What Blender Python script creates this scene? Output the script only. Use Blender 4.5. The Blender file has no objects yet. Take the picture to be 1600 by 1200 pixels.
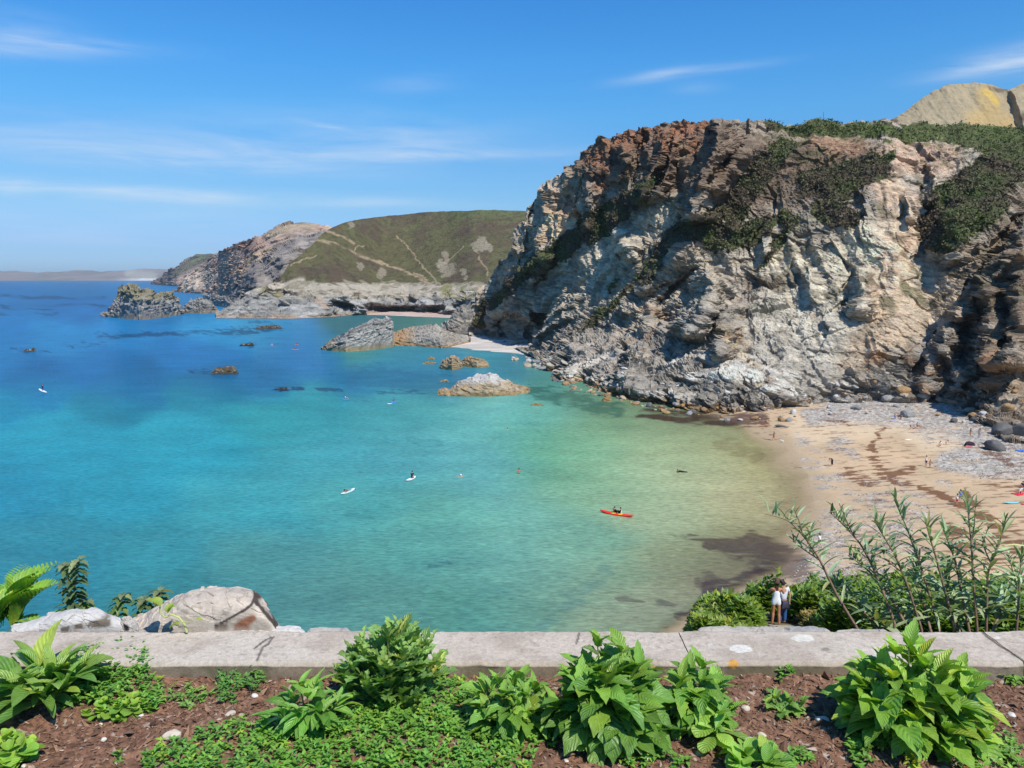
import bpy, math, random
import numpy as np
from math import pi, radians, sin, cos, atan, atan2, sqrt
random.seed(7); rng = np.random.default_rng(11)
SC = bpy.context.scene
COL = SC.collection

# ------------------------------------------------------------------ camera, light, exposure
FPX, HZ = 1232.0, 436.0
PITCH = atan((600 - HZ) / FPX)
CAMZ = 30.0
cam = bpy.data.cameras.new("camera"); co = bpy.data.objects.new("camera", cam); COL.objects.link(co)
cam.sensor_width = 36; cam.lens = 36 * FPX / 1600
cam.clip_start = 0.1; cam.clip_end = 60000
co.location = (0, 0, CAMZ); co.rotation_euler = (pi / 2 - PITCH, 0, 0)
SC.camera = co
SUN_AZ, SUN_EL = radians(146), radians(54)
sd = (sin(SUN_AZ) * cos(SUN_EL), cos(SUN_AZ) * cos(SUN_EL), sin(SUN_EL))
sl = bpy.data.lights.new("sun", 'SUN'); so = bpy.data.objects.new("sun", sl); COL.objects.link(so)
sl.energy = 5.0; sl.angle = radians(0.5); sl.color = (1.0, 0.955, 0.88)
from mathutils import Vector, Matrix
so.rotation_euler = Vector(sd).to_track_quat('Z', 'Y').to_euler(); so.location = (0, 0, 200)
SC.view_settings.view_transform = 'Standard'; SC.view_settings.look = 'None'
SC.view_settings.exposure = 0.12; SC.view_settings.gamma = 1.0
SC.cycles.max_bounces = 5; SC.cycles.diffuse_bounces = 2; SC.cycles.glossy_bounces = 2
SC.cycles.transparent_max_bounces = 6; SC.cycles.transmission_bounces = 2
SC.cycles.caustics_reflective = False; SC.cycles.caustics_refractive = False

def ray(px, py):
    a = (np.asarray(px, float) - 800) / FPX; b = (600 - np.asarray(py, float)) / FPX
    Y = cos(PITCH) + b * sin(PITCH); Z = -sin(PITCH) + b * cos(PITCH)
    return a / Y, Z / Y
def P(px, py, d):
    X, Z = ray(px, py); d = d + 0 * X
    return np.stack([X * d, d, CAMZ + Z * d], -1)
def G(px, py, z=0.0):
    X, Z = ray(px, py); d = (z - CAMZ) / Z
    return np.stack([X * d, d, z + 0 * d], -1)
def lin(c):
    c = np.asarray(c, float) / 255.0
    return np.where(c <= 0.04045, c / 12.92, ((c + 0.055) / 1.055) ** 2.4)

# world: sky with thin cirrus streaks
W = bpy.data.worlds.new("World"); SC.world = W; W.use_nodes = True
wn = W.node_tree.nodes; wl = W.node_tree.links; wn.clear()
def nd(t, nodes=None, **kw):
    n = (nodes or wn).new(t)
    for k, v in kw.items(): setattr(n, k, v)
    return n
def mth(nodes, links, op, a, b=None, c=None, clamp=False):
    n = nodes.new('ShaderNodeMath'); n.operation = op; n.use_clamp = clamp
    for i, v in enumerate((a, b, c)):
        if v is None: continue
        if isinstance(v, (int, float)): n.inputs[i].default_value = v
        else: links.new(v, n.inputs[i])
    return n.outputs[0]
sky = nd('ShaderNodeTexSky'); sky.sky_type = 'NISHITA'; sky.sun_disc = False
sky.sun_elevation = SUN_EL; sky.sun_rotation = SUN_AZ
sky.altitude = 0; sky.air_density = 1.0; sky.dust_density = 0.35; sky.ozone_density = 2.2
bg = nd('ShaderNodeBackground'); bg.inputs[1].default_value = 0.120
wo = nd('ShaderNodeOutputWorld')
tc = nd('ShaderNodeTexCoord'); sp = nd('ShaderNodeSeparateXYZ'); wl.new(tc.outputs['Generated'], sp.inputs[0])
M_ = lambda *a, **k: mth(wn, wl, *a, **k)
az = M_('ARCTAN2', sp.outputs[0], sp.outputs[1]); el = M_('ARCSINE', sp.outputs[2])
cmb = nd('ShaderNodeCombineXYZ'); wl.new(M_('MULTIPLY', az, 5.0), cmb.inputs[0]); wl.new(M_('MULTIPLY', el, 42.0), cmb.inputs[1])
cn = nd('ShaderNodeTexNoise'); cn.inputs['Scale'].default_value = 1.0; cn.inputs['Detail'].default_value = 7; cn.inputs['Roughness'].default_value = 0.62
cn.inputs['Distortion'].default_value = 0.5; wl.new(cmb.outputs[0], cn.inputs['Vector'])
wsum = None
# az deg, el deg, half width az, half width el, slope, strength
def sky_at(px, py):
    X, Z = ray(px, py); return math.degrees(atan2(X, 1)), math.degrees(atan2(Z, sqrt(1 + X * X)))
wisps = [(60, 68, 5.5, .55, .06, .5), (10, 290, 1.6, .45, 0, .75), (200, 302, 6.0, .45, -.03, .8), (480, 312, 9.0, .4, -.02, .55),
         (330, 256, 9.0, .5, -.02, .35), (700, 243, 9.5, .45, .02, .45), (620, 215, 6, 1.2, .03, .22), (1555, 98, 3.2, .6, .08, .95), (1700, 80, 4, 1.0, .05, .7), (1025, 118, 2.6, .35, .12, .6), (1130, 107, 4, .3, .06, .3),
         (650, 130, 2.6, .55, .08, .25), (520, 199, 2.2, .16, -.16, .4), (1090, 137, 1.6, .4, 0, .2), (30, 40, 3, .8, 0, .2), (150, 235, 10, 1.2, 0, .22), (120, 370, 14, .5, 0, .2), (330, 228, 17, 1.5, .01, .34), (560, 200, 9, 1.3, 0, .2), (100, 335, 13, 1.1, 0, .26), (20, 78, 5, .5, .1, .3)]
for (wx, wy, sa, se, sl_, st) in wisps:
    a0, e0 = sky_at(wx, wy)
    da = M_('SUBTRACT', az, radians(a0))
    u = M_('DIVIDE', da, radians(sa))
    v = M_('DIVIDE', M_('SUBTRACT', M_('SUBTRACT', el, radians(e0)), M_('MULTIPLY', da, sl_)), radians(se))
    st = min(1, st * 1.25)
    g = M_('MULTIPLY', M_('EXPONENT', M_('MULTIPLY', M_('ADD', M_('MULTIPLY', u, u), M_('MULTIPLY', v, v)), -1.0)), st)
    wsum = g if wsum is None else M_('ADD', wsum, g)
nf = M_('MULTIPLY', M_('SUBTRACT', cn.outputs[0], 0.30), 2.2, clamp=True)
cf = M_('MULTIPLY', wsum, nf, clamp=True)
# clear-sky colour by height above the horizon (thin marine haze low down, deep blue higher up)
tr = nd('ShaderNodeValToRGB'); cr = tr.color_ramp
TS = [(1.2, .49, .62, .95), (2.4, .48, .59, .90), (5.2, .56, .70, .83), (8.3, .49, .74, .89), (11.2, .458, .843, 1.0), (14.5, .383, .856, 1.09), (18., .319, .815, 1.11), (40., .30, .78, 1.1)]
wl.new(M_('DIVIDE', el, radians(45)), tr.inputs[0])
while len(cr.elements) < len(TS): cr.elements.new(.5)
for e_, (d_, r_, g_, b_) in zip(cr.elements, TS): e_.position = d_ / 45
for i_, (d_, r_, g_, b_) in enumerate(TS): cr.elements[i_].color = (r_ * .80 / 1.3, g_ / 1.3, b_ * 1.16 / 1.3, 1)
tint = nd('ShaderNodeVectorMath', operation='MULTIPLY'); wl.new(sky.outputs[0], tint.inputs[0]); wl.new(tr.outputs[0], tint.inputs[1])
tin2 = nd('ShaderNodeVectorMath', operation='SCALE'); wl.new(tint.outputs[0], tin2.inputs[0]); tin2.inputs['Scale'].default_value = 1.3
mx = nd('ShaderNodeMix', data_type='RGBA'); wl.new(M_('MULTIPLY', cf, 0.8), mx.inputs[0]); wl.new(tin2.outputs[0], mx.inputs[6]); mx.inputs[7].default_value = (5.6, 6.3, 7.2, 1)
wl.new(mx.outputs[2], bg.inputs[0]); wl.new(bg.outputs[0], wo.inputs[0])

# ------------------------------------------------------------------ noise toolkit (numpy)
def _h(ix, iy, iz, s):
    n = (ix.astype(np.uint32) * np.uint32(374761393) + iy.astype(np.uint32) * np.uint32(668265263)
         + iz.astype(np.uint32) * np.uint32(2147483647) + np.uint32((s * 1274126177 + 1013904223) & 0xffffffff))
    n = (n ^ (n >> np.uint32(13))) * np.uint32(1274126177); n = (n ^ (n >> np.uint32(16))) * np.uint32(2246822519)
    n = n ^ (n >> np.uint32(13))
    return (n & np.uint32(0xffffff)).astype(np.float32) / np.float32(16777216.0)
def vnoise(Q, s=0):
    I = np.floor(Q).astype(np.int64); f = (Q - I).astype(np.float32); f = f * f * f * (f * (f * 6 - 15) + 10)
    r = 0
    for dx in (0, 1):
        wx = f[..., 0] if dx else 1 - f[..., 0]
        for dy in (0, 1):
            wy = f[..., 1] if dy else 1 - f[..., 1]
            for dz in (0, 1):
                wz = f[..., 2] if dz else 1 - f[..., 2]
                r = r + wx * wy * wz * _h(I[..., 0] + dx, I[..., 1] + dy, I[..., 2] + dz, s)
    return r
def fbm(Q, o=4, s=0, g=.5):
    t = 0; a = 1; n = 0
    for k in range(o):
        t = t + a * (vnoise(Q * (2.03 ** k) + 17.3 * k, s + k) - .5) * 2; n += a; a *= g
    return t / n
def cells(Q, s=0):
    """nearest jittered cell: (distance, facet value, random id)"""
    I = np.floor(Q).astype(np.int64); best = np.full(Q.shape[:-1], 9e9, np.float32); fac = np.zeros_like(best); rid = np.zeros_like(best)
    for dx in (-1, 0, 1):
        for dy in (-1, 0, 1):
            for dz in (-1, 0, 1):
                a, b, c = I[..., 0] + dx, I[..., 1] + dy, I[..., 2] + dz
                hx, hy, hz = _h(a, b, c, s), _h(a, b, c, s + 1), _h(a, b, c, s + 2)
                ex = (Q[..., 0] - a - hx); ey = (Q[..., 1] - b - hy); ez = (Q[..., 2] - c - hz)
                d = ex * ex + ey * ey + ez * ez
                m = d < best
                v = ((hy - .5) * ex + (hz - .5) * ey + (hx - .5) * ez) * 2.2
                best = np.where(m, d, best); fac = np.where(m, v, fac); rid = np.where(m, hx, rid)
    return np.sqrt(best), fac, rid
def sm(a, b, x):
    t = np.clip((x - a) / (b - a), 0, 1); return t * t * (3 - 2 * t)
def stroke(px, py, pts, soft=.35):
    """1 inside a tapering painted stroke, 0 outside; pts = (x, y, r)"""
    best = np.full(np.shape(px), -9e9)
    if len(pts) == 1: pts = [pts[0], pts[0]]
    for (x0, y0, r0), (x1, y1, r1) in zip(pts[:-1], pts[1:]):
        dx, dy = x1 - x0, y1 - y0; L = dx * dx + dy * dy + 1e-9
        t = np.clip(((px - x0) * dx + (py - y0) * dy) / L, 0, 1)
        d = np.hypot(px - x0 - t * dx, py - y0 - t * dy); r = r0 + (r1 - r0) * t
        best = np.maximum(best, 1 - d / r)
    return sm(-soft, soft, best)
def paint(col, m, c, k=1.0):
    m = (np.clip(m, 0, 1) * k)[..., None]; return col * (1 - m) + np.asarray(c, float) * m

# ------------------------------------------------------------------ object helpers
def tag(o, label=None, cat=None, group=None, kind=None):
    if label: o['label'] = label
    if cat: o['category'] = cat
    if group: o['group'] = group
    if kind: o['kind'] = kind
    return o
def mesh_obj(name, V, Fq, mat=None, parent=None, col=None, uv=None, smooth=False, tri=None):
    """V (n,3); Fq (m,4) int quads and/or tri (k,3)"""
    V = np.asarray(V, np.float32).reshape(-1, 3); me = bpy.data.meshes.new(name)
    polys = []
    nq = 0 if Fq is None else len(Fq); nt = 0 if tri is None else len(tri)
    me.vertices.add(len(V)); me.vertices.foreach_set('co', V.ravel())
    loops = np.concatenate(([np.asarray(Fq, np.int32).ravel()] if nq else []) + ([np.asarray(tri, np.int32).ravel()] if nt else []))
    me.loops.add(len(loops)); me.loops.foreach_set('vertex_index', loops)
    st = np.concatenate([np.arange(nq) * 4, nq * 4 + np.arange(nt) * 3]).astype(np.int32)
    me.polygons.add(nq + nt); me.polygons.foreach_set('loop_start', st)
    me.polygons.foreach_set('use_smooth', np.full(nq + nt, bool(smooth)))
    me.update(calc_edges=True)
    if col is not None:
        at = me.color_attributes.new('Col', 'FLOAT_COLOR', 'POINT'); c = np.asarray(col, np.float32).reshape(len(V), -1)
        if c.shape[1] == 3: c = np.concatenate([c, np.ones((len(V), 1), np.float32)], 1)
        at.data.foreach_set('color', np.ascontiguousarray(c, np.float32).ravel())
    if uv is not None:
        ul = me.uv_layers.new(name='UVMap'); ul.data.foreach_set('uv', np.asarray(uv, np.float32)[loops].ravel())
    if mat: me.materials.append(mat)
    me.validate()
    o = bpy.data.objects.new(name, me); COL.objects.link(o)
    if parent: o.parent = parent
    return o
def grid_faces(nx, ny):
    i = np.arange(nx * ny).reshape(ny, nx)
    return np.stack([i[:-1, :-1], i[:-1, 1:], i[1:, 1:], i[1:, :-1]], -1).reshape(-1, 4)
def empty(name, loc, label, cat, group=None, rz=0):
    o = bpy.data.objects.new(name, None); COL.objects.link(o); o.location = [float(v) for v in loc]; o.rotation_euler = (0, 0, rz)
    o.empty_display_size = .1
    return tag(o, label, cat, group)

# ------------------------------------------------------------------ materials
def new_mat(name):
    m = bpy.data.materials.new(name); m.use_nodes = True; n = m.node_tree.nodes; n.clear()
    b = n.new('ShaderNodeBsdfPrincipled'); o = n.new('ShaderNodeOutputMaterial'); m.node_tree.links.new(b.outputs[0], o.inputs[0])
    return m, n, m.node_tree.links, b, o
def plain(name, c, rough=.6, spec=.4, var=.15, scale=8.0, metal=0):
    m, n, l, b, o = new_mat(name)
    t = n.new('ShaderNodeTexCoord'); x = n.new('ShaderNodeTexNoise'); x.inputs['Scale'].default_value = scale; x.inputs['Detail'].default_value = 4
    l.new(t.outputs['Object'], x.inputs['Vector'])
    r = n.new('ShaderNodeMix'); r.data_type = 'RGBA'; l.new(x.outputs[0], r.inputs[0])
    c = np.asarray(c, float); r.inputs[6].default_value = (*(c * (1 - var)), 1); r.inputs[7].default_value = (*np.clip(c * (1 + var), 0, 1), 1)
    l.new(r.outputs[2], b.inputs['Base Color']); b.inputs['Roughness'].default_value = rough; b.inputs['Metallic'].default_value = metal
    b.inputs['Specular IOR Level'].default_value = spec
    return m
def ground_mat(name, scales=((1.0, .35), (6.0, .25)), bump=.5, bdist=.3, rough=.92, spec=.15, bscale=1.5, stretch=(1, 1, 1), sat_noise=True):
    """vertex colour x layered noise, with bump"""
    m, n, l, b, o = new_mat(name)
    a = n.new('ShaderNodeAttribute'); a.attribute_name = 'Col'
    t = n.new('ShaderNodeTexCoord'); mp = n.new('ShaderNodeMapping'); l.new(t.outputs['Object'], mp.inputs[0]); mp.inputs['Scale'].default_value = stretch
    cur = a.outputs['Color']
    for sc_, am in scales:
        x = n.new('ShaderNodeTexNoise'); x.inputs['Scale'].default_value = sc_; x.inputs['Detail'].default_value = 5; x.inputs['Roughness'].default_value = .65
        l.new(mp.outputs[0], x.inputs['Vector'])
        v = mth(n, l, 'MULTIPLY_ADD', x.outputs[0], am * 4, 1 - am * 2)
        v = mth(n, l, 'MAXIMUM', v, .12)
        k = n.new('ShaderNodeVectorMath'); k.operation = 'SCALE'; l.new(cur, k.inputs[0]); l.new(v, k.inputs['Scale']); cur = k.outputs[0]
    l.new(cur, b.inputs['Base Color']); b.inputs['Roughness'].default_value = rough; b.inputs['Specular IOR Level'].default_value = spec
    x = n.new('ShaderNodeTexNoise'); x.inputs['Scale'].default_value = bscale; x.inputs['Detail'].default_value = 8; x.inputs['Roughness'].default_value = .7
    l.new(mp.outputs[0], x.inputs['Vector'])
    bp = n.new('ShaderNodeBump'); bp.inputs['Strength'].default_value = bump; bp.inputs['Distance'].default_value = bdist
    l.new(x.outputs[0], bp.inputs['Height']); l.new(bp.outputs[0], b.inputs['Normal'])
    return m
M_rock = ground_mat('rock', ((.22, .16), (.9, .24), (3.5, .2)), 1.0, 1.6, bscale=.7, stretch=(.8, .8, 1.6))
M_rockfar = ground_mat('far_rock', ((.05, .16), (.25, .22)), .9, 4.0, bscale=.15, stretch=(.8, .8, 1.8))
M_rocknear = ground_mat('shore_rock', ((.5, .2), (2.5, .25)), .8, .5, bscale=1.6, stretch=(.7, .7, 2.0))
M_heath = ground_mat('heath', ((.06, .12), (.3, .24), (1.0, .2)), 1.0, 5.0, bscale=.3)
M_sand = ground_mat('sand', ((.15, .06), (1.2, .07), (5.0, .07)), .35, .12, bscale=2.5, stretch=(1, .7, 1))
M_shingle = ground_mat('shingle', ((.5, .1), (3.0, .2)), .7, .25, bscale=4)
M_scrub = ground_mat('scrub', ((2.0, .2),), .1, .05)
# ------------------------------------------------------------------ terrain relief builder
def interp_tab(tab, x): 
    t = np.asarray(tab, float); return np.interp(x, t[:, 0], t[:, 1])
def relief(name, px0, px1, nx, ny, T, B, zb, runs, vs, steps=(), pits=(), disp=None, colour=None, mat=None,
           label=None, cat=None, kind='structure', back=60, side=60, warp=5, tprof=1.0):
    x = np.linspace(px0, px1, nx); v = np.linspace(0, 1, ny) ** tprof
    PX, Vv = np.meshgrid(x, v)
    tb, bb = interp_tab(T, PX), interp_tab(B, PX)
    PY = bb + (tb - bb) * Vv
    zbase = interp_tab(zb, x) if not np.isscalar(zb) else np.full(nx, float(zb))
    D0 = G(x, interp_tab(B, x), zbase)[:, 1]
    rx = np.array([r[0] for r in runs], float); rv = np.array([r[1] for r in runs], float)
    RT = np.stack([np.interp(x, rx, rv[:, k]) for k in range(len(vs))], 0)      # (nv, nx)
    D = np.empty_like(PX)
    for i in range(nx): D[:, i] = D0[i] + np.interp(v, vs, RT[:, i])
    for _ in range(14): D[:, 1:-1] = .25 * D[:, :-2] + .5 * D[:, 1:-1] + .25 * D[:, 2:]
    for _ in range(6):
        D[1:-1] = .25 * D[:-2] + .5 * D[1:-1] + .25 * D[2:]
    W0 = P(PX, PY, D); Ls = np.median(D)
    q = W0 / (Ls * .035)
    wx = PX + warp * 1.6 * fbm(q, 4, 3); wy = PY + warp * 1.6 * fbm(q + 40, 4, 9)
    R = np.zeros_like(D); edge = sm(0, .02, Vv) * 1.0
    for st in steps:
        rows, A, L = st[0], st[1], st[2]
        r = np.asarray(rows, float); o = np.argsort(r[:, 0]); r = r[o]
        A = A * 1.35 if name == 'cliff' else A
        xl = np.interp(wy, r[:, 0], r[:, 1]); xr = np.interp(wy, r[:, 0], r[:, 2])
        fy = sm(r[0, 0] - 10, r[0, 0] + 6, wy) * (1 - sm(r[-1, 0] - 6, r[-1, 0] + 10, wy))
        s = np.clip((wx - xl) / np.maximum(xr - xl, 1), 0, 1)
        R -= .45 * A * fy * sm(0, .12, (wx - xl) / np.maximum(xr - xl, 1)) * (1 - sm(.9, 1.1, (wx - xl) / np.maximum(xr - xl, 1))) * (name == 'cliff')
        R += A * fy * s * (1 - sm(0, 1, (wx - xr) / (L * .75)))
    for pt, A, soft in pits:
        R -= A * stroke(wx, wy, pt, soft)
    D = D - R * edge
    W = P(PX, PY, D)
    def normals(W):
        du = np.gradient(W, axis=1); dv = np.gradient(W, axis=0); n = np.cross(du, dv); n /= (np.linalg.norm(n, axis=-1, keepdims=True) + 1e-9)
        return n
    N = normals(W)
    for k in range(2):
        N[1:-1, 1:-1] = (N[1:-1, 1:-1] + N[:-2, 1:-1] + N[2:, 1:-1] + N[1:-1, :-2] + N[1:-1, 2:]) / 5
    N[..., 2] *= .5
    info = dict(PX=PX, PY=PY, V=Vv, wx=wx, wy=wy, N=N)
    H = disp(W, info) if disp is not None else 0
    W = W + N * (H * np.ones_like(D))[..., None]
    info['H'] = H
    C = colour(W, info)
    # plateau behind the top edge and a wrap down the far side of the left edge, so the mass is closed
    rows = []; crow = []
    for k in range(1, 7):
        t = W[-1].copy(); f = (k / 6.0) ** 1.5
        t[:, 0] *= 1 + back * f / np.maximum(t[:, 1], 1); t[:, 1] += back * f; t[:, 2] -= back * f * .10 + (k == 6) * 20
        rows.append(t); crow.append(C[-1])
    W = np.concatenate([W, np.stack(rows)], 0); C = np.concatenate([C, np.stack(crow)], 0)
    if side:
        cols = []; cc = []
        for k in range(6, 0, -1):
            t = W[:, 0].copy(); f = (k / 6.0)
            t[:, 0] += side * f * .5; t[:, 1] += side * f; cols.append(t); cc.append(C[:, 0])
        W = np.concatenate([np.stack(cols, 1), W], 1); C = np.concatenate([np.stack(cc, 1), C], 1)
    ny2, nx2 = W.shape[:2]
    o = mesh_obj(name, W.reshape(-1, 3), grid_faces(nx2, ny2), mat, col=C.reshape(-1, 3))
    tag(o, label, cat, kind=kind)
    return o, W, C, info

scrub_pts = []      # (pos, size, colour)
# ---- main cliff -------------------------------------------------
cT = [(733, 497), (737, 484), (748, 462), (760, 440), (775, 422), (790, 405), (797, 388), (802, 368), (812, 352), (822, 340), (828, 324), (840, 306), (850, 290), (866, 276), (880, 265),
      (893, 252), (905, 240), (917, 226), (930, 217), (945, 213), (960, 210), (985, 203), (1000, 200), (1020, 196), (1040, 191), (1080, 190), (1110, 188), (1130, 191), (1180, 190), (1220, 194), (1250, 191), (1300, 188), (1330, 189),
      (1360, 187), (1385, 182), (1400, 186), (1430, 192), (1500, 196), (1600, 200), (1700, 196), (1900, 190)]
cB = [(733, 528), (760, 528), (780, 533), (800, 543), (830, 556), (850, 572), (870, 586), (900, 603), (930, 613), (950, 618), (1000, 632), (1050, 640), (1100, 650), (1150, 655), (1200, 655), (1250, 645),
      (1300, 637), (1350, 634), (1400, 634), (1450, 636), (1500, 652), (1550, 690), (1600, 718), (1660, 745), (1800, 800), (1900, 840)]
czb = [(733, .8), (830, .5), (845, -1.2), (1130, -1.2), (1200, -.8), (1300, .6), (1400, 1.2), (1600, 1.0), (1900, 1)]
vs = [0, .06, .14, .25, .45, .7, .9, 1.0]
cR = [(733, [0, 1, 1, 2, 3, 6, 8, 12]), (770, [0, 1, 2, 2, 4, 8, 14, 18]), (800, [0, 2, 6, 12, 15, 20, 25, 30]), (850, [0, 13, 38, 58, 64, 70, 76, 84]), (900, [0, 7, 28, 58, 86, 96, 102, 110]),
      (930, [0, 5, 27, 60, 86, 96, 104, 112]), (1000, [0, 3, 22, 54, 82, 94, 104, 114]), (1100, [0, 3, 12, 38, 72, 90, 104, 118]), (1200, [0, 3, 9, 30, 64, 86, 102, 122]), (1300, [0, 4, 9, 18, 42, 66, 92, 118]),
      (1400, [0, 4, 9, 17, 32, 54, 84, 124]), (1500, [0, 6, 14, 26, 42, 62, 94, 146]), (1600, [0, 14, 28, 44, 66, 92, 132, 190]), (1700, [0, 20, 45, 80, 115, 150, 190, 240]), (1900, [0, 30, 70, 120, 160, 200, 240, 280])]
cS = [
    # (y, left x, right x) rows ; amount m ; length px of the gentle return
    ([(205, 1000, 1032), (240, 994, 1031), (280, 988, 1012), (315, 984, 996)], 13, 30),
    ([(215, 1050, 1055), (235, 1034, 1052), (270, 1020, 1040), (310, 1013, 1018)], 9, 25),
    ([(195, 1116, 1124), (230, 1090, 1118), (255, 1052, 1104), (290, 1056, 1094), (335, 1072, 1082)], 20, 55),
    ([(225, 1160, 1166), (245, 1130, 1150), (270, 1110, 1136), (300, 1092, 1112)], 9, 40),
    ([(300, 842, 850), (325, 829, 849), (360, 824, 848), (400, 812, 842), (425, 800, 820)], 12, 45),
    ([(398, 830, 846), (415, 824, 846), (440, 820, 830)], 9, 30),
    ([(290, 906, 914), (320, 905, 916), (358, 904, 914)], 8, 40),
    ([(230, 952, 968), (255, 950, 976), (285, 950, 962)], 8, 30),
    ([(262, 915, 930), (300, 896, 905), (330, 893, 899)], 6, 40),
    ([(360, 958, 964), (380, 956, 980), (405, 966, 980)], 7, 40),
    ([(420, 1085, 1096), (445, 1050, 1112), (475, 1015, 1098), (500, 1020, 1090), (525, 1050, 1070)], 17, 60),
    ([(475, 1126, 1133), (500, 1118, 1132), (540, 1112, 1126), (560, 1110, 1118)], 9, 50),
    ([(375, 1042, 1060), (400, 1020, 1052), (430, 1000, 1024), (455, 990, 1002)], 8, 50),
    ([(540, 880, 892), (560, 873, 890), (588, 876, 886)], 6, 40),
    ([(548, 970, 978), (570, 964, 974), (608, 962, 972)], 6, 60),
    ([(330, 1590, 1620), (370, 1562, 1600), (410, 1524, 1590), (450, 1512, 1586), (500, 1492, 1586), (540, 1484, 1580), (575, 1482, 1560)], 17, 160),
    ([(395, 1540, 1580), (440, 1505, 1540), (480, 1490, 1505), (500, 1488, 1495)], 10, 50),
    ([(258, 1446, 1452), (275, 1434, 1458), (320, 1436, 1448)], 7, 40),
    ([(330, 1440, 1480), (365, 1430, 1490), (410, 1428, 1480)], 9, 60),
    ([(305, 1404, 1414), (345, 1406, 1420)], 5, 30),
    ([(425, 1330, 1342), (450, 1316, 1350), (488, 1322, 1346)], 7, 40),
    ([(515, 1455, 1476), (535, 1442, 1472), (556, 1438, 1462)], 7, 40),
    ([(560, 1440, 1450), (585, 1428, 1446), (612, 1430, 1444)], 5, 30),
    ([(350, 1190, 1198), (375, 1176, 1196), (400, 1180, 1190)], 5, 40),
    ([(425, 1240, 1262), (450, 1252, 1266), (470, 1256, 1266)], 5, 40),
    ([(560, 1475, 1482), (590, 1470, 1492), (612, 1472, 1490)], 5, 30),
    ([(455, 1520, 1545), (520, 1530, 1550), (600, 1520, 1545)], 6, 30),
]
cPits = [([(792, 505, 15), (806, 520, 24), (815, 540, 20)], 26, .3), ([(845, 500, 14), (838, 520, 16)], 15, .3), ([(760, 524, 14), (740, 524, 12)], 8, .4),
         ([(1075, 455, 16), (1040, 490, 18)], 5, .6)]
def cliff_masks(wx, wy):
    veg = np.zeros_like(wx)
    for s in ([(748, 500, 9), (800, 445, 11), (860, 400, 16), (925, 355, 22), (985, 315, 16), (1025, 285, 6)],
              [(905, 520, 3), (960, 480, 7), (1020, 430, 8), (1050, 370, 16), (1100, 350, 20), (1150, 325, 18), (1185, 290, 10)],
              [(1120, 372, 22), (1165, 368, 22), (1200, 348, 14)],
              [(1170, 300, 20), (1200, 260, 22), (1225, 230, 16)],
              [(1270, 290, 22), (1320, 285, 26), (1365, 270, 22), (1385, 250, 10)],
              [(1290, 330, 22), (1330, 345, 18)],
              [(1445, 360, 16), (1480, 310, 26), (1530, 290, 34), (1580, 250, 40), (1640, 240, 50)],
              [(1470, 385, 16), (1500, 350, 30), (1550, 320, 26)],
              [(1200, 199, 8), (1300, 201, 10), (1360, 204, 12), (1400, 208, 14), (1480, 208, 18), (1560, 220, 30), (1700, 220, 40)],
              [(1190, 420, 4), (1240, 345, 8)], [(950, 450, 5), (965, 440, 4)], [(1225, 340, 12), (1240, 350, 8)]):
        veg = np.maximum(veg, stroke(wx, wy, s, .5))
    return veg
def cliff_disp(W, I):
    t = W * np.array([.8, .8, 1.0]); tilt = t.copy(); tilt[..., 2] = t[..., 2] * 1.5 + t[..., 0] * .45
    veg = cliff_masks(I['wx'], I['wy']); I['veg'] = veg
    vv = I['V']
    calm = stroke(I['wx'], I['wy'], [(1400, 300, 26), (1405, 380, 34), (1400, 480, 50), (1440, 520, 40)], .5)
    calm = np.maximum(calm, .6 * stroke(I['wx'], I['wy'], [(1215, 400, 30), (1260, 450, 50), (1320, 470, 60), (1290, 540, 50)], .6)); calm = np.maximum(calm, .6 * stroke(I['wx'], I['wy'], [(880, 360, 24), (870, 400, 20)], .5)); calm = np.maximum(calm, .5 * stroke(I['wx'], I['wy'], [(1040, 350, 16), (960, 410, 34)], .5))
    tilt[..., 2] = t[..., 2] * 1.15 + t[..., 0] * .45
    f1 = cells(tilt / 21, 5); f2 = cells(tilt / 8.0, 15); f3 = cells(tilt / 2.8, 25); f4 = cells(tilt * np.array([1, 1, 1.5]) / 1.25, 35)
    I['id'] = f2[2]; I['id3'] = f3[2]
    k = 1 - .6 * calm; base = sm(.35, .05, vv)
    hx = W[..., 0] * .85 - W[..., 1] * .5 + W[..., 2] * .55 + 4 * fbm(W / 12, 3, 77)
    gul = np.abs(fbm(np.stack([hx / 7.5, W[..., 1] / 60, W[..., 2] / 45], -1), 4, 51)) * 5.5
    gul2 = np.abs(fbm(np.stack([hx / 2.4, W[..., 1] / 30, W[..., 2] / 18], -1), 3, 53)) * 1.2
    H = (f1[1] * 4.0 + f2[1] * (1.9 + 1.4 * base) + f3[1] * (.65 + 1.0 * base) + f4[1] * .38) * k * (1 - .45 * veg) + (.9 - gul) * sm(0, .2, vv) * (1 - .4 * base) * (.45 + .55 * k) - gul2
    strat = W.copy(); strat[..., 2] = W[..., 2] * 1.0 + W[..., 0] * .5; strat[..., :2] *= .12
    sc_ = strat[..., 2] / 1.9 + fbm(W / 9, 3, 32) * 1.6; saw = sc_ - np.floor(sc_); lw = sm(.75, .35, vv)
    sc2 = strat[..., 2] / .8 + fbm(W / 4, 3, 33) * 1.8; saw2 = sc2 - np.floor(sc2)
    H += (saw * .7 + saw2 * .4 + fbm(strat / 1.5, 3, 31) * .5) * k * (.45 + .75 * lw)
    I['beds'] = (saw < .16) * 1.0
    H += (fbm(W / 3.0, 3, 44) * 1.6 + .8) * veg
    H += 1.6 * sm(.08, .0, vv) * (I['PX'] < 1150)
    n = min(W.shape[0], 14)
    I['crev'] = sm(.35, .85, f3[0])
    return H * sm(-.01, .012, vv)
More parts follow.
